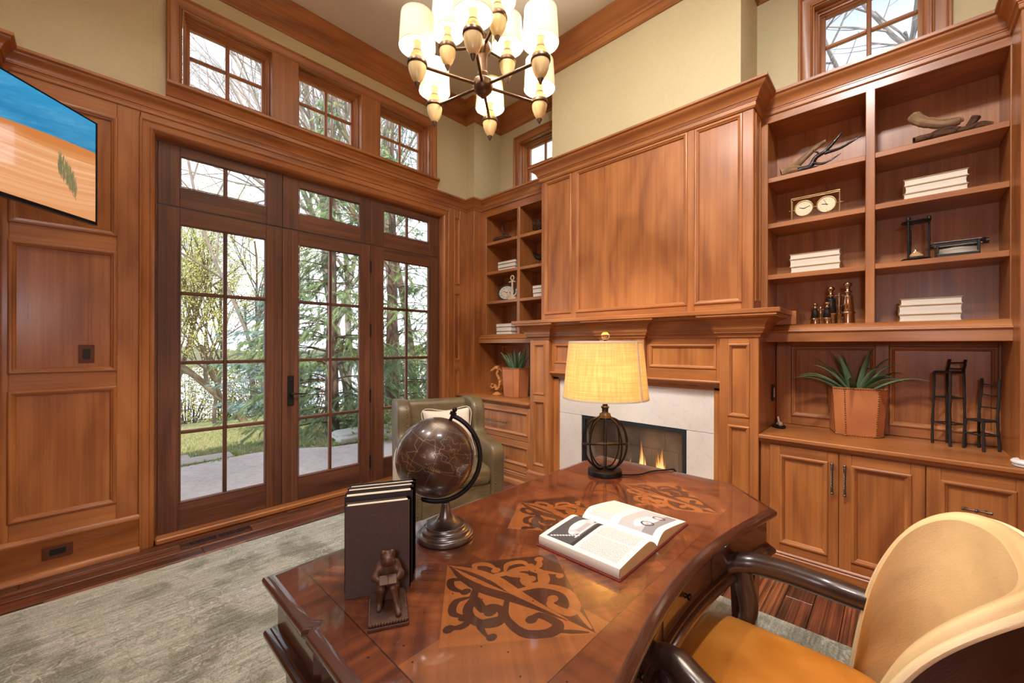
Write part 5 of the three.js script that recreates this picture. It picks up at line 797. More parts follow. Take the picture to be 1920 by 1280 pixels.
// ---------- wall television ----------
{
  const dir = [0.749, 0, 0.663], far = [0.42, 2.474, 3.679], w = 1.1, h = 0.612;   // far edge beside the panels, screen faces the desk
  const cx = far[0] + dir[0] * w / 2, cz = far[2] + dir[2] * w / 2, t = thing('television', 'flat television on a wall arm showing a desert dune under blue sky', 'television', [cx, 0, cz], Math.atan2(0.663, -0.749));
  mesh('bezel', [cbox(-w / 2, w / 2, far[1] - h / 2, far[1] - h / 2 + 0.02, -0.018, 0.012), cbox(-w / 2, w / 2, far[1] + h / 2 - 0.008, far[1] + h / 2, -0.018, 0.012), cbox(-w / 2, -w / 2 + 0.008, far[1] - h / 2, far[1] + h / 2, -0.018, 0.012), cbox(w / 2 - 0.008, w / 2, far[1] - h / 2, far[1] + h / 2, -0.018, 0.012)], phy({ color: col(40, 44, 50), roughness: 0.2, metalness: 0.6 }), t);
  mesh('housing', [cbox(-w / 2 + 0.01, w / 2 - 0.01, far[1] - h / 2 + 0.01, far[1] + h / 2 - 0.01, -0.035, 0.004), cbox(-0.3, 0.3, far[1] - 0.22, far[1] + 0.1, -0.055, -0.03)], M.black, t);
  const pic = canvasTex(1024, 576, (x, W0, H0) => {
    const sk = x.createLinearGradient(0, 0, 0, 300); sk.addColorStop(0, '#2f93c4'); sk.addColorStop(0.6, '#1d7fb2'); sk.addColorStop(1, '#5aa9cc'); x.fillStyle = sk; x.fillRect(0, 0, W0, H0); const r = rng(3);
    for (let i = 0; i < 90; i++) { x.fillStyle = 'rgba(225,235,240,0.05)'; x.beginPath(); x.ellipse(r() * W0, r() * 230, 20 + r() * 90, 4 + r() * 16, -0.3, 0, 7); x.fill(); }
    x.fillStyle = '#cc7c40'; x.beginPath(); x.moveTo(0, H0); x.lineTo(0, 120); x.bezierCurveTo(240, 100, 380, 210, 520, 232); x.bezierCurveTo(640, 215, 800, 185, W0, 172); x.lineTo(W0, H0); x.fill();
    x.fillStyle = 'rgba(226,160,110,0.8)'; x.beginPath(); x.moveTo(0, 220); x.bezierCurveTo(300, 260, 600, 300, W0, 250); x.lineTo(W0, H0); x.lineTo(0, H0); x.fill();
    for (let i = 0; i < 70; i++) { x.strokeStyle = `rgba(255,214,178,${0.05 + r() * 0.06})`; x.lineWidth = 4 + r() * 12; const y = 260 + r() * 320; x.beginPath(); x.moveTo(0, y); x.bezierCurveTo(300, y - 30, 700, y + 20, W0, y - 60); x.stroke(); }
    for (let i = 0; i < 260; i++) { const q = r() - 0.5, bx = 868 + q * 90, by = 372 + q * 110 + (r() - 0.5) * 90; x.strokeStyle = r() < 0.5 ? '#6a6a4a' : '#8c8056'; x.lineWidth = 2; x.beginPath(); x.moveTo(bx, by + 20); x.lineTo(bx + (r() - 0.5) * 18, by - 30); x.stroke(); }
  });
  mesh('screen', new THREE.PlaneGeometry(w - 0.014, h - 0.026).translate(0, far[1] + 0.006, 0.0065), phy({ color: col(12, 12, 14), emissive: 0xffffff, emissiveMap: pic, emissiveIntensity: 0.9, roughness: 0.08, clearcoat: 1, clearcoatRoughness: 0.03 }), t);
  mesh('wall_arm', [cyl([0, far[1] - 0.05, -0.05], [-0.12, far[1] - 0.05, -0.33], 0.02), cyl([-0.12, far[1] - 0.05, -0.33], [0.33, far[1] - 0.05, -0.62], 0.02)], M.black, t);
}
// ---------- ornaments of the right bookcase ----------
const drift = std({ map: tex(256, 512, (u, v) => { const n = (fbm(u, v, 30, 2, 801, 4) - 0.5) * 90 + (fbm(u, v, 5, 5, 803, 3) - 0.5) * 40; return [142 + n, 112 + n * 0.9, 82 + n * 0.8]; }), bumpMap: woodBump, bumpScale: 0.006, roughness: 0.95 });
const driftDark = std({ map: drift.map, color: col(150, 130, 120), bumpMap: woodBump, bumpScale: 0.006, roughness: 0.95 });
function wobbly(pts, rf, seed, seg = 40, rad = 10) {      // a gnarled stick
  const g = taper(pts, rf, seg, rad), p = g.attributes.position, key = (i) => [p.getX(i), p.getY(i), p.getZ(i)];
  for (let i = 0; i < p.count; i++) { const [x, y, z] = key(i), n = 0.006 * (fbm(mod(x * 3 + 5, 1), mod(y * 9 + z * 5 + 5, 1), 16, 16, seed, 2) - 0.5); p.setXYZ(i, x + n, y + n * 1.4, z - n); }
  const q = mergeVertices(g.deleteAttribute('normal')); q.computeVertexNormals(); return nonidx(q);
}
const end = (r, k = 0.6) => t => r * (t < 0.03 ? 0.55 : t > 0.97 ? 0.3 * k : lerp(1, k, t));
{
  const y = 2.665, z = 0.27;
  const d = thing('driftwood', 'forked piece of weathered driftwood behind the black antler on the top shelf', 'driftwood', [3.30, y, z]);
  mesh('log', wobbly([[0.0, 0.03, 0.0], [0.05, 0.045, -0.01], [0.11, 0.035, 0.0], [0.17, 0.022, 0.01]], t => 0.034 * (1 - t * 0.6), 811), drift, d);
  mesh('branch', wobbly([[0.05, 0.04, -0.02], [0.1, 0.09, -0.03], [0.16, 0.145, -0.04], [0.22, 0.19, -0.05], [0.25, 0.2, -0.05]], t => 0.026 * (1 - t * 0.55), 813), drift, d);
  const a = thing('antler', 'glossy black forked antler lying on the top shelf of the right bookcase', 'antler', [3.40, y, 0.285]);
  const am = phy({ color: col(28, 24, 26), roughness: 0.25, clearcoat: 0.5 });
  mesh('beam', wobbly([[0.0, 0.02, 0.0], [0.07, 0.03, 0.0], [0.1, 0.08, 0.0], [0.15, 0.11, -0.01], [0.2, 0.16, -0.01], [0.235, 0.205, -0.015]], t => 0.017 * (1 - 0.7 * t) + 0.002, 815), am, a);
  for (const [pts, r] of [[[[0.15, 0.1, -0.01], [0.22, 0.1, 0.0], [0.29, 0.12, 0.01], [0.335, 0.145, 0.01]], 0.011], [[[0.12, 0.095, 0], [0.1, 0.12, 0.005], [0.085, 0.135, 0.01]], 0.007], [[[0.08, 0.05, 0.0], [0.14, 0.02, 0.02], [0.19, 0.035, 0.02], [0.235, 0.06, 0.02]], 0.009], [[[0.03, 0.022, 0], [0.06, 0.012, 0.02], [0.12, 0.01, 0.03]], 0.01]]) mesh('tine', wobbly(pts, t => r * (1 - 0.8 * t) + 0.0015, 817 + pts.length, 20, 8), am, a);
  const e = thing('driftwood', 'pale curved driftwood log resting on a dark twisted root, top right shelf', 'driftwood', [3.975, y, 0.28]);
  mesh('root', wobbly([[0.0, 0.022, 0.02], [0.08, 0.034, 0.0], [0.16, 0.03, 0.0], [0.24, 0.022, 0.0], [0.31, 0.016, 0.0]], t => 0.022 * (1 - 0.4 * t), 821), driftDark, e); mesh('root', wobbly([[0.05, 0.02, 0.02], [0.1, 0.05, 0.0], [0.15, 0.055, 0.0], [0.18, 0.03, 0.01]], t => 0.014, 823), driftDark, e);
  mesh('log', wobbly([[0.0, 0.2, -0.02], [0.012, 0.165, -0.015], [0.06, 0.118, 0.0], [0.12, 0.088, 0.0], [0.17, 0.082, 0.0], [0.2, 0.085, 0.0]], t => (0.034 - 0.012 * t) * (t < 0.06 ? 0.5 : t > 0.92 ? 0.6 : 1), 825), drift, e);
  mesh('stub', wobbly([[0.215, 0.02, -0.01], [0.235, 0.06, -0.01], [0.25, 0.085, -0.01]], t => 0.017 + 0.004 * t, 827, 14), driftDark, e); mesh('stub', wobbly([[0.22, 0.018, 0.01], [0.26, 0.034, 0.0], [0.3, 0.02, 0.0]], t => 0.014, 829, 14), driftDark, e);
}
{ // twin-dial clock
  const W = 0.265, H = 0.155, t = thing('desk_clock', 'brass framed table clock with two round cream dials side by side', 'clock', [3.496, 2.3372, 0.29]);
  const br = std({ color: col(196, 168, 120), metalness: 0.85, roughness: 0.3 }), bar = (a, b, r = 0.0034) => cyl(a, b, r, r, 8);
  const fr = []; for (const z of [0.0, -0.035]) { fr.push(bar([-W / 2, 0.003, z], [W / 2, 0.003, z]), bar([-W / 2, H, z], [W / 2, H, z]), bar([-W / 2, 0, z], [-W / 2, H, z]), bar([W / 2, 0, z], [W / 2, H, z])); } for (const x of [-W / 2, W / 2]) for (const y of [0.003, H]) fr.push(bar([x, y, 0], [x, y, -0.035])); mesh('frame', fr, br, t);
  mesh('axle', [bar([-W / 2 - 0.012, H / 2, -0.018], [W / 2 + 0.012, H / 2, -0.018], 0.0026), sph(-W / 2 - 0.014, H / 2, -0.018, 0.005, 10), sph(W / 2 + 0.014, H / 2, -0.018, 0.005, 10)], br, t);
  const face = canvasTex(256, 256, (x) => { x.fillStyle = '#e4d9b4'; x.fillRect(0, 0, 256, 256); x.fillStyle = '#54452e'; x.font = '22px serif'; x.textAlign = 'center'; x.textBaseline = 'middle'; for (let i = 1; i <= 12; i++) { const a = i * Math.PI / 6; x.fillText(String(i), 128 + Math.sin(a) * 92, 128 - Math.cos(a) * 92); } for (let i = 0; i < 60; i++) { const a = i * Math.PI / 30; x.fillRect(127 + Math.sin(a) * 113, 127 - Math.cos(a) * 113, 3, 3); } });
  for (const [cx, hh, mm] of [[-0.062, 9.55, 0.68], [0.062, 9.4, 0.42]]) {
    const d = mesh('dial', lathe([[0, -0.006], [0.05, -0.006], [0.054, 0.0], [0.056, 0.006], [0.052, 0.01], [0.048, 0.007], [0.047, 0.003], [0, 0.003]], 40).rotateX(Math.PI / 2).translate(cx, H / 2, -0.012), br, t);
    mesh('clock_face', new THREE.CircleGeometry(0.047, 40).translate(cx, H / 2, -0.0075), phy({ map: face, roughness: 0.5, clearcoat: 1, clearcoatRoughness: 0.05 }), d);
    const hand = (a, L, w) => { const g = cbox(-w, w, -0.008, L, -0.0006, 0.0006, { b: 0.0002 }); g.rotateZ(-a); g.translate(cx, H / 2, -0.005); return g; }; mesh('hands', [hand(hh * Math.PI / 6, 0.026, 0.0016), hand(mm * Math.PI * 2 - 3.0, 0.036, 0.0011)], M.black, d);
  }
}
{ // hourglass
  const t = thing('hourglass', 'hourglass with clear bulbs in a dark three-post iron stand', 'hourglass', [3.985, 1.9732, 0.265]), H = 0.255;
  const plate = (y) => lathe([[0, y], [0.062, y], [0.066, y + 0.004], [0.062, y + 0.009], [0.03, y + 0.011], [0, y + 0.011]], 32); mesh('plate', plate(0.004), M.black, t); mesh('plate', plate(H - 0.025), M.black, t);
  for (let k = 0; k < 3; k++) { const a = k * 2.094 + 0.1; mesh('post', [lathe([[0, 0], [0.009, 0], [0.009, 0.01], [0.005, 0.014], [0.0055, 0.11], [0.008, 0.118], [0.0055, 0.126], [0.005, H - 0.03], [0.009, H - 0.02], [0.011, H - 0.008], [0.008, H + 0.004], [0, H + 0.008]], 12).translate(Math.cos(a) * 0.056, 0, Math.sin(a) * 0.056)], M.black, t); }
  const bulb = []; for (let i = 0; i <= 24; i++) { const v = i / 24, s = Math.abs(v - 0.5) * 2; bulb.push([0.004 + 0.036 * Math.pow(Math.sin(Math.min(1, s * 1.0) * Math.PI * 0.62), 1.3) * (s > 0.93 ? 0.7 : 1), 0.016 + v * (H - 0.045)]); } mesh('glass_bulbs', lathe(bulb, 32), M.glass, t);
  mesh('sand', lathe([[0, 0.017], [0.03, 0.018], [0.035, 0.03], [0.02, 0.045], [0, 0.06]], 24), std({ color: col(196, 160, 116), roughness: 1 }), t);
}
{ // typewriter
  const t = thing('typewriter', 'vintage black portable typewriter with exposed type basket on the shelf beside the hourglass', 'typewriter', [4.165, 1.9732, 0.2]);
  const blk = phy({ color: col(34, 33, 34), roughness: 0.4, metalness: 0.2, clearcoat: 0.4 }), steel = std({ color: col(140, 132, 120), metalness: 0.9, roughness: 0.35 });
  mesh('body', [cbox(-0.095, 0.075, 0, 0.02, -0.09, 0.09, { b: 0.006 }), cbox(-0.095, -0.085, 0.0, 0.075, -0.09, 0.085, { b: 0.004 }), cbox(0.062, 0.075, 0.0, 0.085, -0.09, 0.085, { b: 0.004 }), cbox(-0.09, 0.07, 0.0, 0.06, -0.09, -0.02, { b: 0.005 })], blk, t);
  mesh('apron', surf((u, v) => [lerp(-0.09, 0.07, u), 0.018 + 0.032 * v + 0.012 * Math.sin(u * 3.14) * (v - 0.5), 0.088 - 0.02 * v], 20, 4), steel, t);
  const basket = []; for (let i = 0; i < 22; i++) { const a = lerp(-0.95, 0.95, i / 21); basket.push(cyl([Math.sin(a) * 0.05 - 0.01, 0.03 + 0.012 * Math.cos(a), 0.076], [Math.sin(a) * 0.022 - 0.01, 0.062 + 0.008 * Math.cos(a), 0.03], 0.0012, 0.0012, 5)); } mesh('type_basket', basket, steel, t, { kind: 'stuff' });
  mesh('platen', [cyl([-0.105, 0.09, -0.02], [0.09, 0.09, -0.02], 0.014, 0.014, 20)], std({ color: col(40, 38, 38), roughness: 0.7 }), t); mesh('platen_knob', [cyl([-0.118, 0.09, -0.02], [-0.105, 0.09, -0.02], 0.012, 0.012, 16)], blk, t); mesh('platen_knob', [cyl([0.094, 0.09, -0.02], [0.116, 0.09, -0.02], 0.016, 0.016, 16), cyl([0.09, 0.095, -0.01], [0.1, 0.095, 0.0], 0.012)], blk, t);
  mesh('carriage', [cbox(-0.1, 0.088, 0.072, 0.079, -0.045, 0.012, { b: 0.002 }), cyl([-0.1, 0.105, -0.004], [0.088, 0.105, -0.004], 0.003), cyl([-0.1, 0.078, 0.014], [0.088, 0.078, 0.014], 0.003)], steel, t);
  mesh('spool', [lathe([[0, 0], [0.022, 0], [0.022, 0.004], [0, 0.006]], 20).translate(-0.06, 0.062, -0.05), lathe([[0, 0], [0.022, 0], [0.022, 0.004], [0, 0.006]], 20).translate(0.04, 0.062, -0.05)], blk, t);
}
{ // binoculars and field glasses standing on their wide lenses
  const brass = std({ color: col(206, 188, 164), metalness: 1, roughness: 0.14 }), dark = phy({ color: col(24, 22, 22), roughness: 0.3, clearcoat: 0.5 });
  const barrel = (h, r, body) => { const k = h / 0.2; return { lens: lathe([[0, 0], [r, 0], [r * 1.02, 0.004], [r * 0.98, 0.048 * k], [r * 1.14, 0.05 * k], [r * 1.14, 0.056 * k], [r * 0.95, 0.058 * k], [0, 0.058 * k]], 28), tube: lathe([[0, 0.058 * k], [r * 0.94, 0.058 * k], [r * 0.72, 0.13 * k], [r * 0.74, 0.133 * k], [r * 0.74, 0.137 * k], [r * 0.5, 0.138 * k], [0, 0.138 * k]], 28), eye: lathe([[0, 0.138 * k], [r * 0.42, 0.138 * k], [r * 0.42, 0.15 * k], [r * 0.66, 0.153 * k], [r * 0.66, 0.158 * k], [r * 0.34, 0.162 * k], [r * 0.34, 0.178 * k], [r * 0.6, 0.186 * k], [r * 0.62, 0.196 * k], [r * 0.45, 0.2 * k], [0, 0.198 * k]], 24) }; };
  const small = thing('binoculars', 'small antique field glasses with black barrels and brass lenses, stood on end', 'binoculars', [3.53, 1.6073, 0.285]);
  for (const x of [-0.031, 0.033]) { const b = barrel(x < 0 ? 0.14 : 0.145, 0.026); mesh('lens_ring', b.lens.translate(x, 0, 0), brass, small); mesh('barrel', b.tube.translate(x, 0, 0), dark, small); mesh('eyepiece', b.eye.translate(x, 0, 0), brass, small); }
  mesh('focus_shaft', [lathe([[0, 0.02], [0.004, 0.02], [0.006, 0.06], [0.01, 0.085], [0.005, 0.09], [0.005, 0.105], [0.01, 0.108], [0.005, 0.118], [0, 0.12]], 14).translate(0, 0, 0.006), cyl([-0.03, 0.098, 0], [0.033, 0.098, 0], 0.003), cyl([-0.03, 0.045, 0], [0.033, 0.045, 0], 0.003)], brass, small);
  const big = thing('binoculars', 'tall polished brass field glasses with tapered barrels, right of the black pair', 'binoculars', [3.638, 1.6073, 0.26]);
  for (const [x, h] of [[-0.06, 0.25], [0.03, 0.268]]) { const b = barrel(h, 0.036); mesh('lens_ring', b.lens.translate(x, 0, x < 0 ? -0.03 : 0), brass, big); mesh('barrel', b.tube.translate(x, 0, x < 0 ? -0.03 : 0), x < 0 ? dark : brass, big); mesh('eyepiece', b.eye.translate(x, 0, x < 0 ? -0.03 : 0), brass, big); }
  mesh('focus_shaft', [lathe([[0, 0.06], [0.005, 0.06], [0.006, 0.15], [0.01, 0.17], [0.005, 0.18], [0.005, 0.205], [0, 0.207]], 14).translate(-0.014, 0, -0.005), cyl([-0.06, 0.12, -0.03], [0.03, 0.12, 0], 0.0035), cyl([-0.06, 0.19, -0.03], [0.03, 0.19, 0], 0.0035)], brass, big);
}
// ---------- ornaments of the left bookcase ----------
{
  const d = thing('driftwood', 'small brown driftwood branch with an upright twig, top shelf of the left bookcase', 'driftwood', [0.34, 2.714, 0.28]);
  mesh('log', wobbly([[0.0, 0.03, 0], [0.08, 0.04, 0], [0.18, 0.03, 0], [0.27, 0.02, 0.0]], t => 0.03 * (1 - 0.5 * t), 841), driftDark, d); mesh('twig', wobbly([[0.14, 0.035, 0], [0.15, 0.09, 0], [0.13, 0.15, 0], [0.14, 0.185, 0]], t => 0.014 * (1 - 0.6 * t), 843, 24, 8), driftDark, d); mesh('twig', wobbly([[0.15, 0.08, 0], [0.2, 0.07, 0], [0.24, 0.045, 0.0]], t => 0.011 * (1 - 0.5 * t), 845, 16, 8), driftDark, d);
  const n = thing('twig_nest', 'rounded dark nest of woven twigs on the top shelf next to the overmantel', 'nest', [1.06, 2.716, 0.28]), tw = [], r = rng(88);
  for (let i = 0; i < 60; i++) { const a = r() * 6.28, y = 0.02 + r() * 0.09, R = 0.06 + 0.035 * Math.sin(y / 0.11 * 3.14), b = a + 0.8 + r(); tw.push(tube([[Math.cos(a) * R, y, Math.sin(a) * R * 0.6], [Math.cos((a + b) / 2) * R * 1.08, y + (r() - 0.5) * 0.04 + 0.01, Math.sin((a + b) / 2) * R * 0.65], [Math.cos(b) * R, Math.max(0.006, y + (r() - 0.5) * 0.04), Math.sin(b) * R * 0.6]], 0.004, 8, 5)); } mesh('twigs', tw, driftDark, n, { kind: 'stuff' }); mesh('core', sph(0, 0.062, 0, 0.058, 16, 1).scale(1.2, 1, 0.8), driftDark, n);
  const f = thing('bird_figurine', 'dark wooden bird ornament with a long tail on the second shelf by the overmantel', 'figurine', [1.03, 2.3535, 0.28]);
  mesh('body', taper([[-0.08, 0.15, 0], [-0.05, 0.125, 0], [-0.01, 0.09, 0], [0.05, 0.07, 0], [0.09, 0.085, 0], [0.105, 0.1, 0]], t => 0.004 + 0.03 * Math.sin(Math.pow(t, 1.1) * 3.0), 30, 12), M.bronze, f); mesh('leg', taper([[0.03, 0.06, 0.008], [0.02, 0.03, 0.008], [0.02, 0, 0.01]], t => 0.004, 8, 6), M.bronze, f); mesh('leg', taper([[0.05, 0.06, -0.008], [0.05, 0.03, -0.008], [0.05, 0, -0.01]], t => 0.004, 8, 6), M.bronze, f);
  const c = thing('oval_clock', 'oval dark-rimmed clock with a worn cream dial behind the anchor ornament', 'clock', [0.505, 1.9967, 0.235]);
  const rim = lathe([[0.1, -0.012], [0.122, -0.012], [0.126, 0.0], [0.12, 0.012], [0.106, 0.014], [0.1, 0.006], [0.1, -0.012]], 48).rotateX(Math.PI / 2).scale(1.25, 0.78, 1).translate(0, 0.098, 0); mesh('rim', rim, std({ color: col(62, 60, 62), roughness: 0.5, metalness: 0.3 }), c);
  const face = canvasTex(384, 384, (x) => { x.fillStyle = '#ddd2bc'; x.fillRect(0, 0, 384, 384); x.fillStyle = '#3a342e'; x.font = 'bold 34px serif'; x.textAlign = 'center'; x.textBaseline = 'middle'; ['XII', 'I', 'II', 'III', 'IV', 'V', 'VI', 'VII', 'VIII', 'IX', 'X', 'XI'].forEach((s, i) => { const a = i * Math.PI / 6; x.fillText(s, 192 + Math.sin(a) * 142, 192 - Math.cos(a) * 142); }); });
  mesh('clock_face', new THREE.CircleGeometry(0.102, 48).scale(1.25, 0.78, 1).translate(0, 0.098, 0.004), std({ map: face, roughness: 0.7 }), c); const hand = (a, L) => { const g = cbox(-0.0025, 0.0025, -0.01, L, 0.007, 0.009, { b: 0.0004 }); g.rotateZ(a); return g.translate(0, 0.098, 0); }; mesh('hands', [hand(1.2, 0.055), hand(-1.7, 0.07)], M.black, c);
  mesh('stand', cbox(-0.05, 0.05, 0, 0.01, -0.06, 0.01, { b: 0.003 }), M.black, c);
  const a = thing('anchor_ornament', 'cream anchor shaped ornament with a ring standing before the oval clock', 'ornament', [0.645, 1.9967, 0.285]), cr = std({ color: col(214, 196, 164), roughness: 0.75 });
  mesh('base', move(rbox(0.12, 0.03, 0.035, 0.006), 0, 0.015, 0), cr, a); mesh('shank', taper([[0, 0.03, 0], [0, 0.12, 0], [0, 0.225, 0]], t => 0.014 - 0.003 * t, 10, 10), cr, a); mesh('stock', taper([[-0.05, 0.205, 0], [0, 0.21, 0], [0.05, 0.205, 0]], t => 0.009, 10, 10), cr, a); mesh('ring', tube(Array.from({ length: 14 }, (_, i) => [Math.cos(i / 14 * 6.283) * 0.025, 0.252 + Math.sin(i / 14 * 6.283) * 0.025, 0]), 0.0075, 40, 8, true), cr, a);
  mesh('arms', [taper([[-0.07, 0.115, 0], [-0.055, 0.06, 0], [0, 0.035, 0], [0.055, 0.06, 0], [0.07, 0.115, 0]], t => 0.013 * (1 - 0.5 * Math.abs(t - 0.5) * 2), 24, 10), ...[-1, 1].map(s => new THREE.ConeGeometry(0.02, 0.035, 4).translate(s * 0.07, 0.115, 0).toNonIndexed())], cr, a);
}

// ---------- chandelier ----------
{
  const cx = 2.235, cz = 2.20, t = thing('chandelier', 'two-tier bronze chandelier with cream drum shades above acorn shaped cups', 'chandelier', [cx, 0, cz]);
  const br = std({ color: col(92, 70, 54), roughness: 0.36, metalness: 0.75 }), cream = phy({ map: tex(128, 256, (u, v) => { const n = (fbm(u, v, 20, 2, 901, 3) - 0.5) * 26; return [222 + n, 196 + n, 140 + n]; }), roughness: 0.35, clearcoat: 0.5, clearcoatRoughness: 0.15 });
  const candleM = std({ color: col(196, 186, 172), roughness: 0.5 }), shadeM = phy({ color: col(238, 224, 184), roughness: 1, transmission: 0.004, thickness: 0, side: THREE.DoubleSide }), trim = std({ color: col(206, 190, 150), roughness: 0.9 });
  const bulbM = std({ color: 0xffffff, emissive: col(255, 214, 150), emissiveIntensity: 3 });
  mesh('stem', [lathe([[0, 2.83], [0.012, 2.832], [0.014, 2.845], [0.03, 2.85], [0.05, 2.872], [0.056, 2.895], [0.052, 2.91], [0.054, 2.914], [0.05, 2.925], [0.03, 2.935], [0.026, 2.945], [0.032, 2.955], [0.03, 2.965], [0.024, 2.972], [0.024, 3.05], [0.03, 3.058], [0.026, 3.066], [0.042, 3.078], [0.046, 3.1], [0.042, 3.125], [0.03, 3.136], [0.02, 3.15], [0.026, 3.17], [0.018, 3.19], [0.009, 3.2], [0.009, 4.34], [0, 4.34]], 32)], br, t);
  mesh('canopy', lathe([[0, 4.34], [0.05, 4.345], [0.07, 4.37], [0.075, 4.418], [0, 4.4185]], 32), br, t);
  const yaw = 43.57 * Math.PI / 180, fx = -Math.sin(yaw), fz = -Math.cos(yaw), sx = Math.cos(yaw), sz = -Math.sin(yaw);
  const arms = []; for (let k = 0; k < 6; k++) arms.push([(k * 60 + 183) * Math.PI / 180, 0.365, 2.897]); for (const [a, r] of [[175, 0.2], [42, 0.18], [-66, 0.215]]) arms.push([a * Math.PI / 180, r, 3.11, 1]);
  arms.forEach(([a, R, y, up]) => {
    // angle a: upper tier measured from the right, lower tier from straight ahead
    const f = up ? Math.sin(a) : Math.cos(a), s = up ? Math.cos(a) : Math.sin(a), x = (fx * f + sx * s) * R, z = (fz * f + sz * s) * R, q = [x, y, z];
    mesh('arm', cyl([x * 0.12, y, z * 0.12], [x * 0.9, y, z * 0.9], 0.0085, 0.0085, 10), br, t);
    const P = (pts) => lathe(pts, 28).translate(x, y, z);
    const cup = mesh('cup', [P([[0, -0.098], [0.014, -0.092], [0.03, -0.068], [0.041, -0.04], [0.046, -0.012], [0.045, -0.004]])], cream, t); mesh('cup_cap', [P([[0.043, 0.022], [0.04, 0.034], [0.033, 0.052], [0.026, 0.062], [0.02, 0.066], [0, 0.066]])], cream, t);
    mesh('band', P([[0.044, -0.006], [0.05, -0.004], [0.051, 0.004], [0.049, 0.008], [0.05, 0.012], [0.048, 0.02], [0.042, 0.024]]), br, cup); mesh('tip', P([[0, -0.122], [0.004, -0.118], [0.009, -0.108], [0.0165, -0.094], [0.015, -0.09], [0, -0.09]]), br, cup);
    mesh('candle', [P([[0, 0.064], [0.024, 0.064], [0.024, 0.072], [0.019, 0.076], [0.019, 0.112], [0.022, 0.114], [0.022, 0.12], [0, 0.12]])], candleM, t);
    mesh('bulb', P([[0, 0.12], [0.008, 0.125], [0.015, 0.145], [0.013, 0.165], [0.004, 0.185], [0, 0.188]]), bulbM, t);
    const sh = mesh('shade', P([[0.0925, 0.088], [0.088, 0.17], [0.0825, 0.252]]), shadeM, t); mesh('trim', P([[0.0932, 0.087], [0.0928, 0.093], [0.0905, 0.093], [0.091, 0.087], [0.0932, 0.087]]), trim, sh); mesh('trim', P([[0.0832, 0.247], [0.083, 0.253], [0.0808, 0.253], [0.081, 0.247], [0.0832, 0.247]]), trim, sh);
    mesh('spider', [0, 2.094, 4.189].map(b => cyl([x, y + 0.118, z], [x + Math.cos(b + a) * 0.088, y + 0.124, z + Math.sin(b + a) * 0.088], 0.0012, 0.0012, 5)), br, t);
    const pl = new THREE.PointLight(LIGHT.bulbColor, LIGHT.candle); pl.position.set(x, y + 0.155, z); pl.castShadow = true; pl.shadow.radius = 0.7; t.add(pl);
  });
}
// ---------- unseen recessed ceiling lights, out of view ----------
{
  // unseen downlights for fireplace wall and rug: place in the ceiling, point aimed at, share of the light, half angle
  const spots = [[3.6, 3.0, 2.45, 2.3, 0.5, 1, 0.95], [3.75, 2.75, 3.85, 1.2, 0.4, 0.9, 0.9], [2.3, 3.75, 1.9, 0.7, 0.6, 0.8, 0.9], [1.15, 3.75, 1.1, 0, 3.2, 0.3, 1.1]];
  const lab = ['aimed at the overmantel', 'aimed at the long base cabinet', 'aimed at the fireplace', 'lighting the rug near the television'];
  spots.forEach(([x, z, ax, ay, az, k, ang], i) => {
    const t = thing('unseen_ceiling_spot', 'unseen recessed ceiling spotlight, out of view, ' + lab[i], 'ceiling light', [x, CEIL, z]);
    mesh('ring', lathe([[0.075, -0.001], [0.1, -0.001], [0.1, -0.008], [0.08, -0.01], [0.072, -0.004], [0.075, -0.001]], 32), std({ color: col(235, 232, 225), roughness: 0.5 }), t);
    mesh('glowing_lens', new THREE.CircleGeometry(0.074, 32).rotateX(Math.PI / 2).translate(0, -0.003, 0), std({ color: 0xffffff, emissive: new THREE.Color(LIGHT.canColor), emissiveIntensity: 2 }), t);
    const s = new THREE.SpotLight(LIGHT.canColor, LIGHT.can * k, 0, ang, 0.9); s.position.set(0, -0.02, 0); s.target.position.set(ax - x, ay - CEIL, az - z); s.castShadow = true; s.shadow.radius = 4; t.add(s, s.target);
  });
}
// ---------- unseen opal floor lamp behind the camera, placed to light the room frontally ----------
{
  const t = thing('unseen_floor_lamp', 'unseen floor lamp with a white opal globe, out of view behind the camera, placed to light the room from the front', 'lamp', [4.28, 0, 4.36]);
  mesh('stand', lathe([[0, 0], [0.15, 0], [0.15, 0.02], [0.02, 0.03], [0.012, 0.05], [0.012, 1.68], [0.03, 1.69], [0.04, 1.72], [0, 1.72]], 32), M.bronze, t);
  mesh('glowing_globe', sph(0, 1.87, 0, 0.17, 32), std({ color: 0xffffff, emissive: 0xf6f4ff, emissiveIntensity: 1.5 }), t);
  const pl = new THREE.PointLight(0xf6f4ff, LIGHT.floor); pl.position.set(0, 1.87, 0); pl.castShadow = true; pl.shadow.radius = 8; t.add(pl);
}
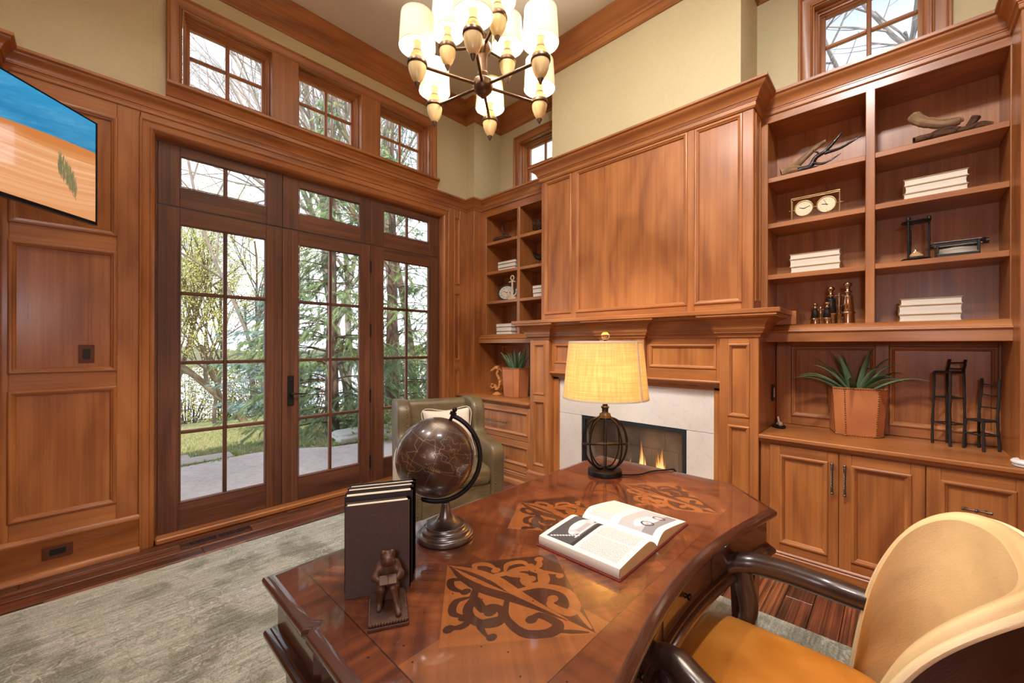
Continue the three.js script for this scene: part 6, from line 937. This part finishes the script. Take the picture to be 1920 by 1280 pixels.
// ---------- outdoors ----------
const GY = (x) => x > -2.75 ? -0.1 : -0.12 - (-2.75 - x) * 0.129;          // the lawn falls away from the terrace
{
  const pave = std({ map: tex(512, 512, (u, v) => { const n = (fbm(u, v, 5, 9, 1001, 5) - 0.5) * 40 + (fbm(u, v, 80, 80, 1003, 2) - 0.5) * 22, k = fbm(u, v, 3, 12, 1005, 3); return [186 + n, 176 + n - 8 * k, 168 + n - 6 * k]; }, true, [0.4, 0.4]), roughness: 0.9 });
  const sh = new THREE.Shape(); sh.moveTo(-0.2, 9); sh.lineTo(-2.45, 9); sh.bezierCurveTo(-2.5, 4, -2.6, 3, -2.72, 2.4); sh.bezierCurveTo(-2.85, 1.9, -2.6, 1.5, -2.35, 1.2); sh.bezierCurveTo(-2.2, 0.9, -2.25, 0.2, -2.3, -1.5); sh.lineTo(-0.2, -1.5); sh.lineTo(-0.2, 9);
  const g = nonidx(new THREE.ExtrudeGeometry(sh, { depth: 0.12, bevelEnabled: true, bevelSize: 0.01, bevelThickness: 0.01, bevelSegments: 1 })); g.rotateX(Math.PI / 2); g.translate(0, -0.1, 0); mesh('patio', g, pave, scene, S);
  const lawnTex = tex(1024, 1024, (u, v) => { const n = (fbm(u, v, 200, 200, 1011, 2) - 0.5) * 60, p = fbm(u, v, 8, 8, 1013, 4), dry = sstep(0.45, 0.7, fbm(u, v, 12, 16, 1015, 4)); let c = mix3([136, 144, 92], [160, 162, 112], p); c = mix3(c, [168, 156, 112], dry * 0.7); return [c[0] + n, c[1] + n, c[2] + n]; }, true, [0.25, 0.25]);
  const lg = surf((u, v) => { const x = lerp(-1.9, -34, Math.pow(u, 1.3)), z = lerp(-26, 20, v), b = 0.1 * (fbm(mod(x * 0.05, 1), mod(z * 0.05, 1), 5, 5, 1021, 3) - 0.5); return [x, GY(Math.min(x, -2.751)) + b * sstep(2.9, 6, -x) - (x > -2.75 ? 0.06 : 0), z]; }, 80, 60); { const p = lg.attributes.position, uv = lg.attributes.uv; for (let i = 0; i < p.count; i++) uv.setXY(i, p.getX(i), p.getZ(i)); }
  mesh('lawn', lg, std({ map: lawnTex, roughness: 1 }), scene, S);
  mesh('ground_behind', cbox(-8, 12, -1.2, -0.6, -40, -0.3, { off: false }), std({ color: col(120, 116, 84), roughness: 1 }), scene, S);
  // grass tufts
  const bl = []; const r = rng(21); for (let i = 0; i < 6; i++) { const a = r() * 6.28, l = 0.02 + r() * 0.02; bl.push(Math.cos(a) * 0.004, 0, Math.sin(a) * 0.004, -Math.cos(a) * 0.004, 0, -Math.sin(a) * 0.004, Math.sin(a) * l * 0.6, 0.03 + r() * 0.03, -Math.cos(a) * l * 0.6); }
  const bg = new THREE.BufferGeometry(); bg.setAttribute('position', new THREE.Float32BufferAttribute(bl, 3)); bg.computeVertexNormals();
  const N = 60000, im = new THREE.InstancedMesh(bg, std({ color: 0xffffff, roughness: 1, side: THREE.DoubleSide }), N), m4 = new THREE.Matrix4(), q = new THREE.Quaternion(), e = new THREE.Euler(), cc = new THREE.Color(); let n = 0;
  while (n < N) { const x = -2.35 - Math.pow(r(), 1.7) * 16, z = -6 + r() * 12; const edge = z > 2.4 ? -2.6 : z > 1.2 ? -2.72 : -2.38; if (x > edge) continue; if (x > -3.55 && z > 2.25 && (x < -2.78 && x > -3.15 || x < -3.27)) continue; const s = 0.7 + r() * 0.9; m4.compose(new THREE.Vector3(x, GY(Math.min(x, -2.751)) - 0.004, z), q.setFromEuler(e.set(0, r() * 6.28, 0)), new THREE.Vector3(s, s, s)); im.setMatrixAt(n, m4); const dry = r(); cc.setRGB(...(dry < 0.35 ? [0.46, 0.41, 0.25] : dry < 0.8 ? [0.32, 0.37, 0.16] : [0.38, 0.41, 0.18])); if (x > -3.3 && z > 2.2) cc.setRGB(0.22, 0.33, 0.04); im.setColorAt(n, cc); n++; }
  im.name = numbered('grass'); im.userData = { label: 'short green and straw coloured grass covering the sloping lawn', category: 'grass', kind: 'stuff' }; scene.add(im);
  const slab = std({ map: pave.map, color: col(238, 236, 230), roughness: 0.9 });
  mesh('stepping_stone', cbox(-3.14, -2.80, -0.16, -0.094, 2.28, 4.6, { b: 0.012 }), slab, scene, { label: 'long pale stone slab nearest the terrace edge in the lawn', category: 'stone' });
  mesh('stepping_stone', cbox(-3.56, -3.28, -0.2, -0.135, 2.7, 4.8, { b: 0.012 }), slab, scene, { label: 'second pale stone slab, further out on the lawn', category: 'stone' });
  const rockM = std({ map: tex(256, 256, (u, v) => { const k = (fbm(u, v, 6, 6, 1031, 5) - 0.5) * 80; return [176 + k, 172 + k, 164 + k]; }), roughness: 0.95 });
  const rock = (label, x, y, z, sx, sy, sz, s) => { const g0 = mergeVertices(new THREE.IcosahedronGeometry(1, 3).deleteAttribute('normal').deleteAttribute('uv')), p = g0.attributes.position; for (let i = 0; i < p.count; i++) { const a = p.getX(i), b = p.getY(i), c = p.getZ(i), k = 0.75 + 0.5 * fbm(mod(a * 0.5 + 1, 1), mod(b * 0.5 + c * 0.3 + 1, 1), 4, 4, s, 3), bx = (v) => Math.sign(v) * Math.pow(Math.abs(v), 0.6); p.setXYZ(i, bx(a) * sx * k, bx(b) * sy * k, bx(c) * sz * k); } g0.computeVertexNormals(); const m = mesh('rock', nonidx(g0), rockM, scene, { label, category: 'rock' }); m.position.set(x, y, z); };
  rock('flat pale rock slab at the edge of the terrace under the evergreen', -2.75, -0.02, 0.62, 0.26, 0.06, 0.34, 1); rock('low angular rock in front of the flat slab by the terrace', -2.5, -0.06, 0.78, 0.12, 0.06, 0.2, 2); rock('pale stone block seen beside the wing chair', -2.3, 0.0, 0.2, 0.2, 0.12, 0.26, 3); rock('second stone block behind the wing chair, half in leaves', -3.0, 0.05, -0.1, 0.3, 0.14, 0.4, 4);
  mesh('lake', cbox(-240, -36, -9.2, -9, -160, 120, { off: false }), phy({ color: col(205, 214, 222), roughness: 0.25 }), scene, S);
  mesh('far_shore', surf((u, v) => { const z = lerp(-180, 140, u); return [-230 - 30 * v, -9 + v * (4 + 9 * fbm(u, 0.3, 14, 3, 1041, 4)), z]; }, 120, 2), std({ color: col(112, 116, 92), roughness: 1 }), scene, S);
}
// iron fence along the bottom of the lawn
{
  const f = thing('iron_fence', 'black iron picket fence along the far edge of the sloping lawn', 'fence'), X = -25, y = GY(-25) - 0.02, h = 0.98, iron = std({ color: col(58, 58, 62), roughness: 0.6, metalness: 0.4 });
  const picketG = merge([cbox(-0.011, 0.011, 0.08, h, -0.011, 0.011, { b: 0.002, off: false }), nonidx(new THREE.ConeGeometry(0.02, 0.07, 4)).translate(0, h + 0.03, 0)]), postG = merge([cbox(-0.04, 0.04, 0, h + 0.08, -0.04, 0.04, { b: 0.006, off: false }), nonidx(new THREE.ConeGeometry(0.06, 0.07, 4)).translate(0, h + 0.11, 0)]);
  const z0 = -6.2, z1 = 3.4; let k = 0;
  for (let z = z0; z < z1; z += 1.15) {
    const lean = z < -3.6 ? 0.16 : 0.0; const g = new THREE.Mesh(postG, iron); g.name = 'post'; g.position.set(X, y, z); g.rotation.x = -lean; f.add(g);
    for (const yy of [0.18, h - 0.16]) mesh('rail', move(cbox(-0.014, 0.014, yy - 0.018, yy + 0.018, 0, 1.15, { b: 0.003, g: 'z', off: false }), X, y, z + lean * yy), iron, f);
    for (let i = 1; i < 9; i++) { const p = new THREE.Mesh(picketG, iron); p.name = 'picket'; p.position.set(X, y, z + i * 0.128); p.rotation.x = -lean; f.add(p); k++; }
  }
}
// ---------- trees ----------
const at = (px, dist) => { const a = 43.57 * Math.PI / 180, f = [-Math.sin(a), -Math.cos(a)], r = [Math.cos(a), -Math.sin(a)], k = (px - 960) / 757, d = [f[0] + r[0] * k, f[1] + r[1] * k], l = Math.hypot(...d); return [3.9 + d[0] / l * dist, 3.71 + d[1] / l * dist]; };
class Tubes {
  constructor() { this.p = []; this.n = []; this.i = []; this.u = []; }
  add(pts, r0, r1, rad) {
    const base = this.p.length / 3, m = pts.length; let L = 0;
    for (let k = 0; k < m; k++) {
      const a = pts[Math.max(0, k - 1)], b = pts[Math.min(m - 1, k + 1)], t = new THREE.Vector3().subVectors(b, a).normalize(), x = Math.abs(t.y) < 0.9 ? new THREE.Vector3(0, 1, 0) : new THREE.Vector3(1, 0, 0), u = new THREE.Vector3().crossVectors(t, x).normalize(), v = new THREE.Vector3().crossVectors(t, u), r = lerp(r0, r1, k / (m - 1)); if (k) L += pts[k].distanceTo(pts[k - 1]);
      for (let j = 0; j < rad; j++) { const q = j / rad * 6.2832, nx = u.x * Math.cos(q) + v.x * Math.sin(q), ny = u.y * Math.cos(q) + v.y * Math.sin(q), nz = u.z * Math.cos(q) + v.z * Math.sin(q); this.p.push(pts[k].x + nx * r, pts[k].y + ny * r, pts[k].z + nz * r); this.n.push(nx, ny, nz); this.u.push(j / rad, L); }
      if (k) for (let j = 0; j < rad; j++) { const A = base + (k - 1) * rad + j, B = base + (k - 1) * rad + (j + 1) % rad, C1 = A + rad, D = B + rad; this.i.push(A, B, C1, B, D, C1); }
    }
  }
  geo() { const g = new THREE.BufferGeometry(); g.setAttribute('position', new THREE.Float32BufferAttribute(this.p, 3)); g.setAttribute('normal', new THREE.Float32BufferAttribute(this.n, 3)); g.setAttribute('uv', new THREE.Float32BufferAttribute(this.u, 2)); g.setIndex(this.i); return g; }
}
const barkTex = (c, s) => std({ map: tex(128, 256, (u, v) => { const n = (fbm(u, v, 12, 6, s, 4) - 0.5) * 70; return [c[0] + n, c[1] + n, c[2] + n]; }), roughness: 1 });
function grow(T, leaves, p, d, len, r, lv, o, R) {
  const pts = [p.clone()], segs = lv === 0 ? 8 : lv < 3 ? 6 : 4; let q = p.clone(), dir = d.clone();
  for (let k = 0; k < segs; k++) { dir.x += (R() - 0.5) * o.wig; dir.y += (R() - 0.5) * o.wig + o.up * (lv ? 1 : 0.3); dir.z += (R() - 0.5) * o.wig; dir.normalize(); q = q.clone().addScaledVector(dir, len / segs); pts.push(q); }
  T.add(pts, r, r * (lv >= o.depth ? 0.35 : 0.6), lv === 0 ? 10 : lv === 1 ? 7 : lv === 2 ? 5 : 3);
  if (lv >= o.depth - 1) for (let k = 1; k <= segs; k++) for (let j = 0; j < (o.leaf ?? 0); j++) leaves.push([pts[k].x + (R() - 0.5) * 0.25, pts[k].y + (R() - 0.5) * 0.25, pts[k].z + (R() - 0.5) * 0.25]);
  if (lv >= o.depth) return;
  const c = o.kids[lv];
  for (let i = 0; i < c; i++) {
    const t = lerp(lv === 0 ? o.fork ?? 0.35 : 0.25, 1, (i + R() * 0.7) / c), k = Math.min(segs - 1, Math.floor(t * segs)), f = t * segs - k, b = pts[k].clone().lerp(pts[k + 1], Math.min(1, f)), dd = pts[k + 1].clone().sub(pts[k]).normalize();
    const ax = new THREE.Vector3(R() - 0.5, R() - 0.5, R() - 0.5).cross(dd).normalize(); dd.applyAxisAngle(ax, o.spread * (0.6 + R() * 0.7));
    grow(T, leaves, b, dd, len * (o.shrink ?? 0.66) * (0.75 + R() * 0.5) * (lv === 0 ? 1.05 - t * 0.35 : 1), r * lerp(0.62, 0.42, t), lv + 1, o, R);
  }
}
function foliage(parent, pts, geo, mat, scale, tint, R, name = 'foliage') {
  const im = new THREE.InstancedMesh(geo, mat, pts.length), m = new THREE.Matrix4(), q = new THREE.Quaternion(), e = new THREE.Euler(), c = new THREE.Color();
  pts.forEach((p, i) => { const s = scale * (0.7 + R() * 0.6); m.compose(new THREE.Vector3(p[0], p[1], p[2]), p[3] ?? q.setFromEuler(e.set(R() * 6.28, R() * 6.28, R() * 6.28)), new THREE.Vector3(s, s, s)); im.setMatrixAt(i, m); const k = R(); c.setRGB(...mix3(tint[0], tint[1], k)); im.setColorAt(i, c); });
  im.name = name; im.userData.kind = 'stuff'; im.castShadow = true; parent.add(im); return im;
}
const leafG = (() => { const g = new THREE.BufferGeometry(); g.setAttribute('position', new THREE.Float32BufferAttribute([0, 0, 0, 0.35, 0.12, 0.5, 0, 0, 1, 0, 0, 0, 0, 0, 1, -0.35, 0.12, 0.5], 3)); g.computeVertexNormals(); return g; })();
const leafM = std({ color: 0xffffff, roughness: 0.9, side: THREE.DoubleSide });
function tree(label, px, dist, { h = 8, r = 0.2, lean = [0, 0], seed = 1, bark = [116, 102, 86], leaf = 0, size = 0.07, tint = [[0.42, 0.42, 0.10], [0.30, 0.33, 0.08]], base, ...o }) {
  const [x, z] = base ?? at(px, dist), y = z < -0.3 && x > -8 ? -0.62 : GY(x) - 0.05, t = thing(leaf ? 'leafing_tree' : 'bare_tree', label, 'tree', [x, y, z]), T = new Tubes(), L = [], R = rng(seed);
  grow(T, L, new THREE.Vector3(), new THREE.Vector3(lean[0], 1, lean[1]).normalize(), h * 0.6, r, 0, { depth: 4, kids: [6, 4, 4, 3], spread: 0.62, wig: 0.22, up: 0.05, leaf, ...o }, R);
  mesh('branches', T.geo(), barkTex(bark, 1100 + seed), t); if (L.length) foliage(t, L, leafG, leafM, size, tint, R);
}
const YG = [[0.62, 0.60, 0.22], [0.46, 0.50, 0.16]];
tree('yellow green leafing tree with a leaning trunk at the left of the fence', 462, 21, { h: 9, r: 0.15, lean: [-0.1, 0.85], seed: 5, leaf: 8, size: 0.066, tint: YG, fork: 0.25 });
tree('yellow green leafing tree with an upright forked trunk beside the blue spruce', 478, 23, { h: 11, r: 0.13, lean: [0, 0.1], seed: 8, leaf: 8, size: 0.066, tint: YG, fork: 0.4 });
tree('slender yellow green leafing tree standing at the fence', 402, 24, { h: 11, r: 0.09, lean: [0, -0.04], seed: 12, leaf: 8, size: 0.066, tint: YG, fork: 0.3 });
tree('yellow green leafing tree behind the left edge of the doors', 318, 22, { h: 10, r: 0.12, lean: [0, -0.1], seed: 15, leaf: 8, size: 0.066, tint: YG });
tree('bare grey hardwood tree with a twin trunk behind the dark evergreen', 660, 14, { h: 16, r: 0.16, lean: [-0.02, 0.17], seed: 21, bark: [152, 143, 132], fork: 0.3 });
tree('tall straight bare hardwood tree right of the twin trunk', 652, 17, { h: 17, r: 0.14, lean: [0, 0.02], seed: 24, bark: [148, 138, 129], fork: 0.45 });
tree('bare grey tree with leaning trunk seen through the narrow right door', 748, 13, { h: 15, r: 0.15, lean: [-0.04, 0.14], seed: 27, bark: [152, 143, 132], fork: 0.4 });
tree('straight bare tree beyond the wing chair', 777, 12, { h: 13, r: 0.11, lean: [0.02, 0.02], seed: 31, bark: [132, 113, 96], fork: 0.4 });
tree('tall bare tree whose twigs cross the upper left windows', 515, 16, { h: 15, r: 0.06, lean: [0.02, 0.22], seed: 35, kids: [5, 4, 3, 3], bark: [137, 127, 118], fork: 0.5 });
tree('bare tree with heavy grey limbs behind the fireplace wall', 0, 0, { base: [1.2, -8.2], h: 12, r: 0.24, lean: [0.3, 0.05], seed: 44, bark: [137, 131, 127], fork: 0.35, kids: [5, 4, 3, 2], spread: 0.8, up: 0.0 });
tree('bare tree spreading outside the barred window over the right bookcase', 0, 0, { base: [6.2, -7.5], h: 12, r: 0.22, lean: [-0.28, 0], seed: 47, bark: [134, 129, 126], fork: 0.4, kids: [5, 3, 3, 3], spread: 0.8, up: 0.0 });
// conifers
const sprayG = (() => { const P = [], R = rng(61); const blade = (x, z, a, L, w) => { const c = Math.cos(a), s = Math.sin(a), dy = (R() - 0.5) * 0.08 - 0.04; P.push(x - s * w, 0, z + c * w, x + s * w, 0, z - c * w, x + c * L, dy, z + s * L); }; for (let i = 0; i < 9; i++) { const x = i / 9, L = 0.36 * (1 - x * 0.55); blade(x, 0, 0.95, L, 0.022); blade(x, 0, -0.95, L, 0.022); blade(x + 0.05, 0, 0.55, L * 0.8, 0.02); blade(x + 0.05, 0, -0.55, L * 0.8, 0.02); } blade(0, 0, 0, 1.15, 0.025); const g = new THREE.BufferGeometry(); g.setAttribute('position', new THREE.Float32BufferAttribute(P, 3)); g.computeVertexNormals(); return g; })();
function conifer(label, name, px, dist, { h, rad, seed, tint, droop = 0.35, size = 0.24, low = 0.4, gap = 0.2, dense = 1, bark = [92, 76, 64] }) {
  const [x, z] = at(px, dist), t = thing(name, label, 'tree', [x, GY(x) - 0.05, z]), T = new Tubes(), R = rng(seed), L = [];
  T.add([0, 0.25, 0.5, 0.75, 1].map(k => new THREE.Vector3((R() - 0.5) * 0.06, k * h, (R() - 0.5) * 0.06)), h * 0.018 + 0.03, 0.012, 8);
  const yAx = new THREE.Vector3(1, 0, 0);
  for (let y = low; y < h; y += gap) {
    const k = y / h, jit = 0, len = rad * Math.pow(1 - k, 0.75) * (0.75 + R() * 0.5) + 0.1, n = 5 + (R() * 3 | 0);
    for (let i = 0; i < n; i++) {
      const a = R() * 6.283, up = R() * 0.45, ln = len * (0.7 + R() * 0.5), pts = []; for (let s = 0; s <= 5; s++) { const q = s / 5; pts.push(new THREE.Vector3(Math.cos(a + q * 0.15) * ln * q, y + ln * ((0.1 + up) * q - droop * q * q), Math.sin(a + q * 0.15) * ln * q)); }
      T.add(pts, 0.006 + ln * 0.006, 0.002, 4);
      const put = (p, d0) => { const d = new THREE.Vector3(d0.x + (R() - 0.5) * 0.7, d0.y - 0.15 - R() * 0.5, d0.z + (R() - 0.5) * 0.7).normalize(); L.push([p.x, p.y, p.z, new THREE.Quaternion().setFromUnitVectors(yAx, d).multiply(new THREE.Quaternion().setFromAxisAngle(yAx, (R() - 0.5) * 1.6))]); };
      const tw = Math.max(3, Math.round(ln * 7 * dense));
      for (let s = 0; s < tw; s++) {
        const q = 0.12 + 0.88 * (s + R()) / tw, j = Math.min(4, q * 5 | 0), p = pts[j].clone().lerp(pts[j + 1], q * 5 - j), sd = (s % 2 ? 1 : -1) * (0.5 + R() * 0.7), tl = (0.12 + 0.3 * ln * (1 - q * 0.6)) * (0.6 + R() * 0.6), d = new THREE.Vector3(Math.cos(a + sd), 0.1 - R() * droop * 2.2, Math.sin(a + sd)).normalize(), n2 = Math.max(2, Math.round(tl / 0.055));
        for (let z2 = 0; z2 < n2; z2++) put(p.clone().addScaledVector(d, tl * (z2 + R()) / n2).add(new THREE.Vector3(0, -0.12 * tl * (z2 / n2) ** 2, 0)), d);
      }
    }
  }
  mesh('trunk', T.geo(), barkTex(bark, 1200 + seed), t); foliage(t, L, sprayG, leafM, size, tint, R);
}
conifer('blue green spruce standing on the lawn before the fence', 'blue_spruce', 528, 13.5, { h: 5.2, rad: 1.7, seed: 3, tint: [[0.10, 0.18, 0.17], [0.21, 0.31, 0.28]], droop: 0.15, size: 0.13, dense: 1.7 });
conifer('dark green hemlock with drooping branches close behind the middle door', 'hemlock', 622, 8.6, { h: 6.6, rad: 1.75, seed: 7, tint: [[0.09, 0.16, 0.07], [0.21, 0.29, 0.13]], droop: 0.5, size: 0.13, dense: 1.15, low: 0.3, gap: 0.27 });
conifer('dark green hemlock seen through the narrow right door', 'hemlock', 735, 9.2, { h: 7.6, rad: 1.7, seed: 11, tint: [[0.09, 0.16, 0.06], [0.22, 0.30, 0.12]], droop: 0.5, size: 0.13, dense: 1.15, low: 0.3, gap: 0.34 });
conifer('tall thin hemlock further back, right of the wing chair', 'hemlock', 815, 11, { h: 9, rad: 1.8, seed: 13, tint: [[0.09, 0.15, 0.06], [0.21, 0.29, 0.12]], droop: 0.5, size: 0.14, dense: 0.9, gap: 0.5 });
// shrubs beyond the fence and by the rocks
function shrub(label, px, dist, w, h, n, tint, seed, size = 0.1) {
  const [x, z] = at(px, dist), R = rng(seed), t = thing('shrub', label, 'bush', [x, GY(x) - 0.1, z]), T = new Tubes(), L = [];
  for (let i = 0; i < 26; i++) { const a = R() * 6.28, q = new THREE.Vector3(Math.cos(a) * w * R(), h * (0.5 + R() * 0.5), Math.sin(a) * w * R()); T.add([new THREE.Vector3(q.x * 0.2, 0, q.z * 0.2), new THREE.Vector3(q.x * 0.6, q.y * 0.55, q.z * 0.6), q], 0.025, 0.006, 4); }
  for (let i = 0; i < n; i++) { const a = R() * 6.28, k = Math.pow(R(), 0.5), y = R(); L.push([Math.cos(a) * w * k * Math.sqrt(1 - y * y * 0.8), h * y, Math.sin(a) * w * k * Math.sqrt(1 - y * y * 0.8)]); }
  mesh('stems', T.geo(), barkTex([104, 88, 74], 1300 + seed), t); foliage(t, L, leafG, leafM, size, tint, R);
}
shrub('yellow green brush behind the fence at the left', 350, 29, 2.6, 3.6, 2600, [[0.44, 0.42, 0.14], [0.30, 0.30, 0.10]], 71, 0.13);
shrub('tangled brush behind the middle of the fence', 425, 30, 2.6, 3.2, 2400, [[0.40, 0.36, 0.16], [0.30, 0.32, 0.09]], 73, 0.13);
shrub('bright yellow green bush behind the fence by the spruce', 492, 29, 2.8, 4.2, 3000, [[0.50, 0.46, 0.10], [0.36, 0.38, 0.08]], 75, 0.13);
shrub('reddish brown bare bush past the middle door', 590, 17, 1.4, 1.3, 900, [[0.24, 0.14, 0.11], [0.34, 0.22, 0.16]], 77, 0.08);
shrub('low leafy bush between the rocks and the wing chair', 730, 7.2, 0.6, 0.55, 1500, [[0.30, 0.30, 0.08], [0.16, 0.20, 0.05]], 79, 0.06);
shrub('pale green undergrowth far behind the narrow right door', 770, 20, 3, 3.0, 2600, [[0.38, 0.40, 0.16], [0.26, 0.30, 0.10]], 81, 0.12);
renderer.render(scene, camera);
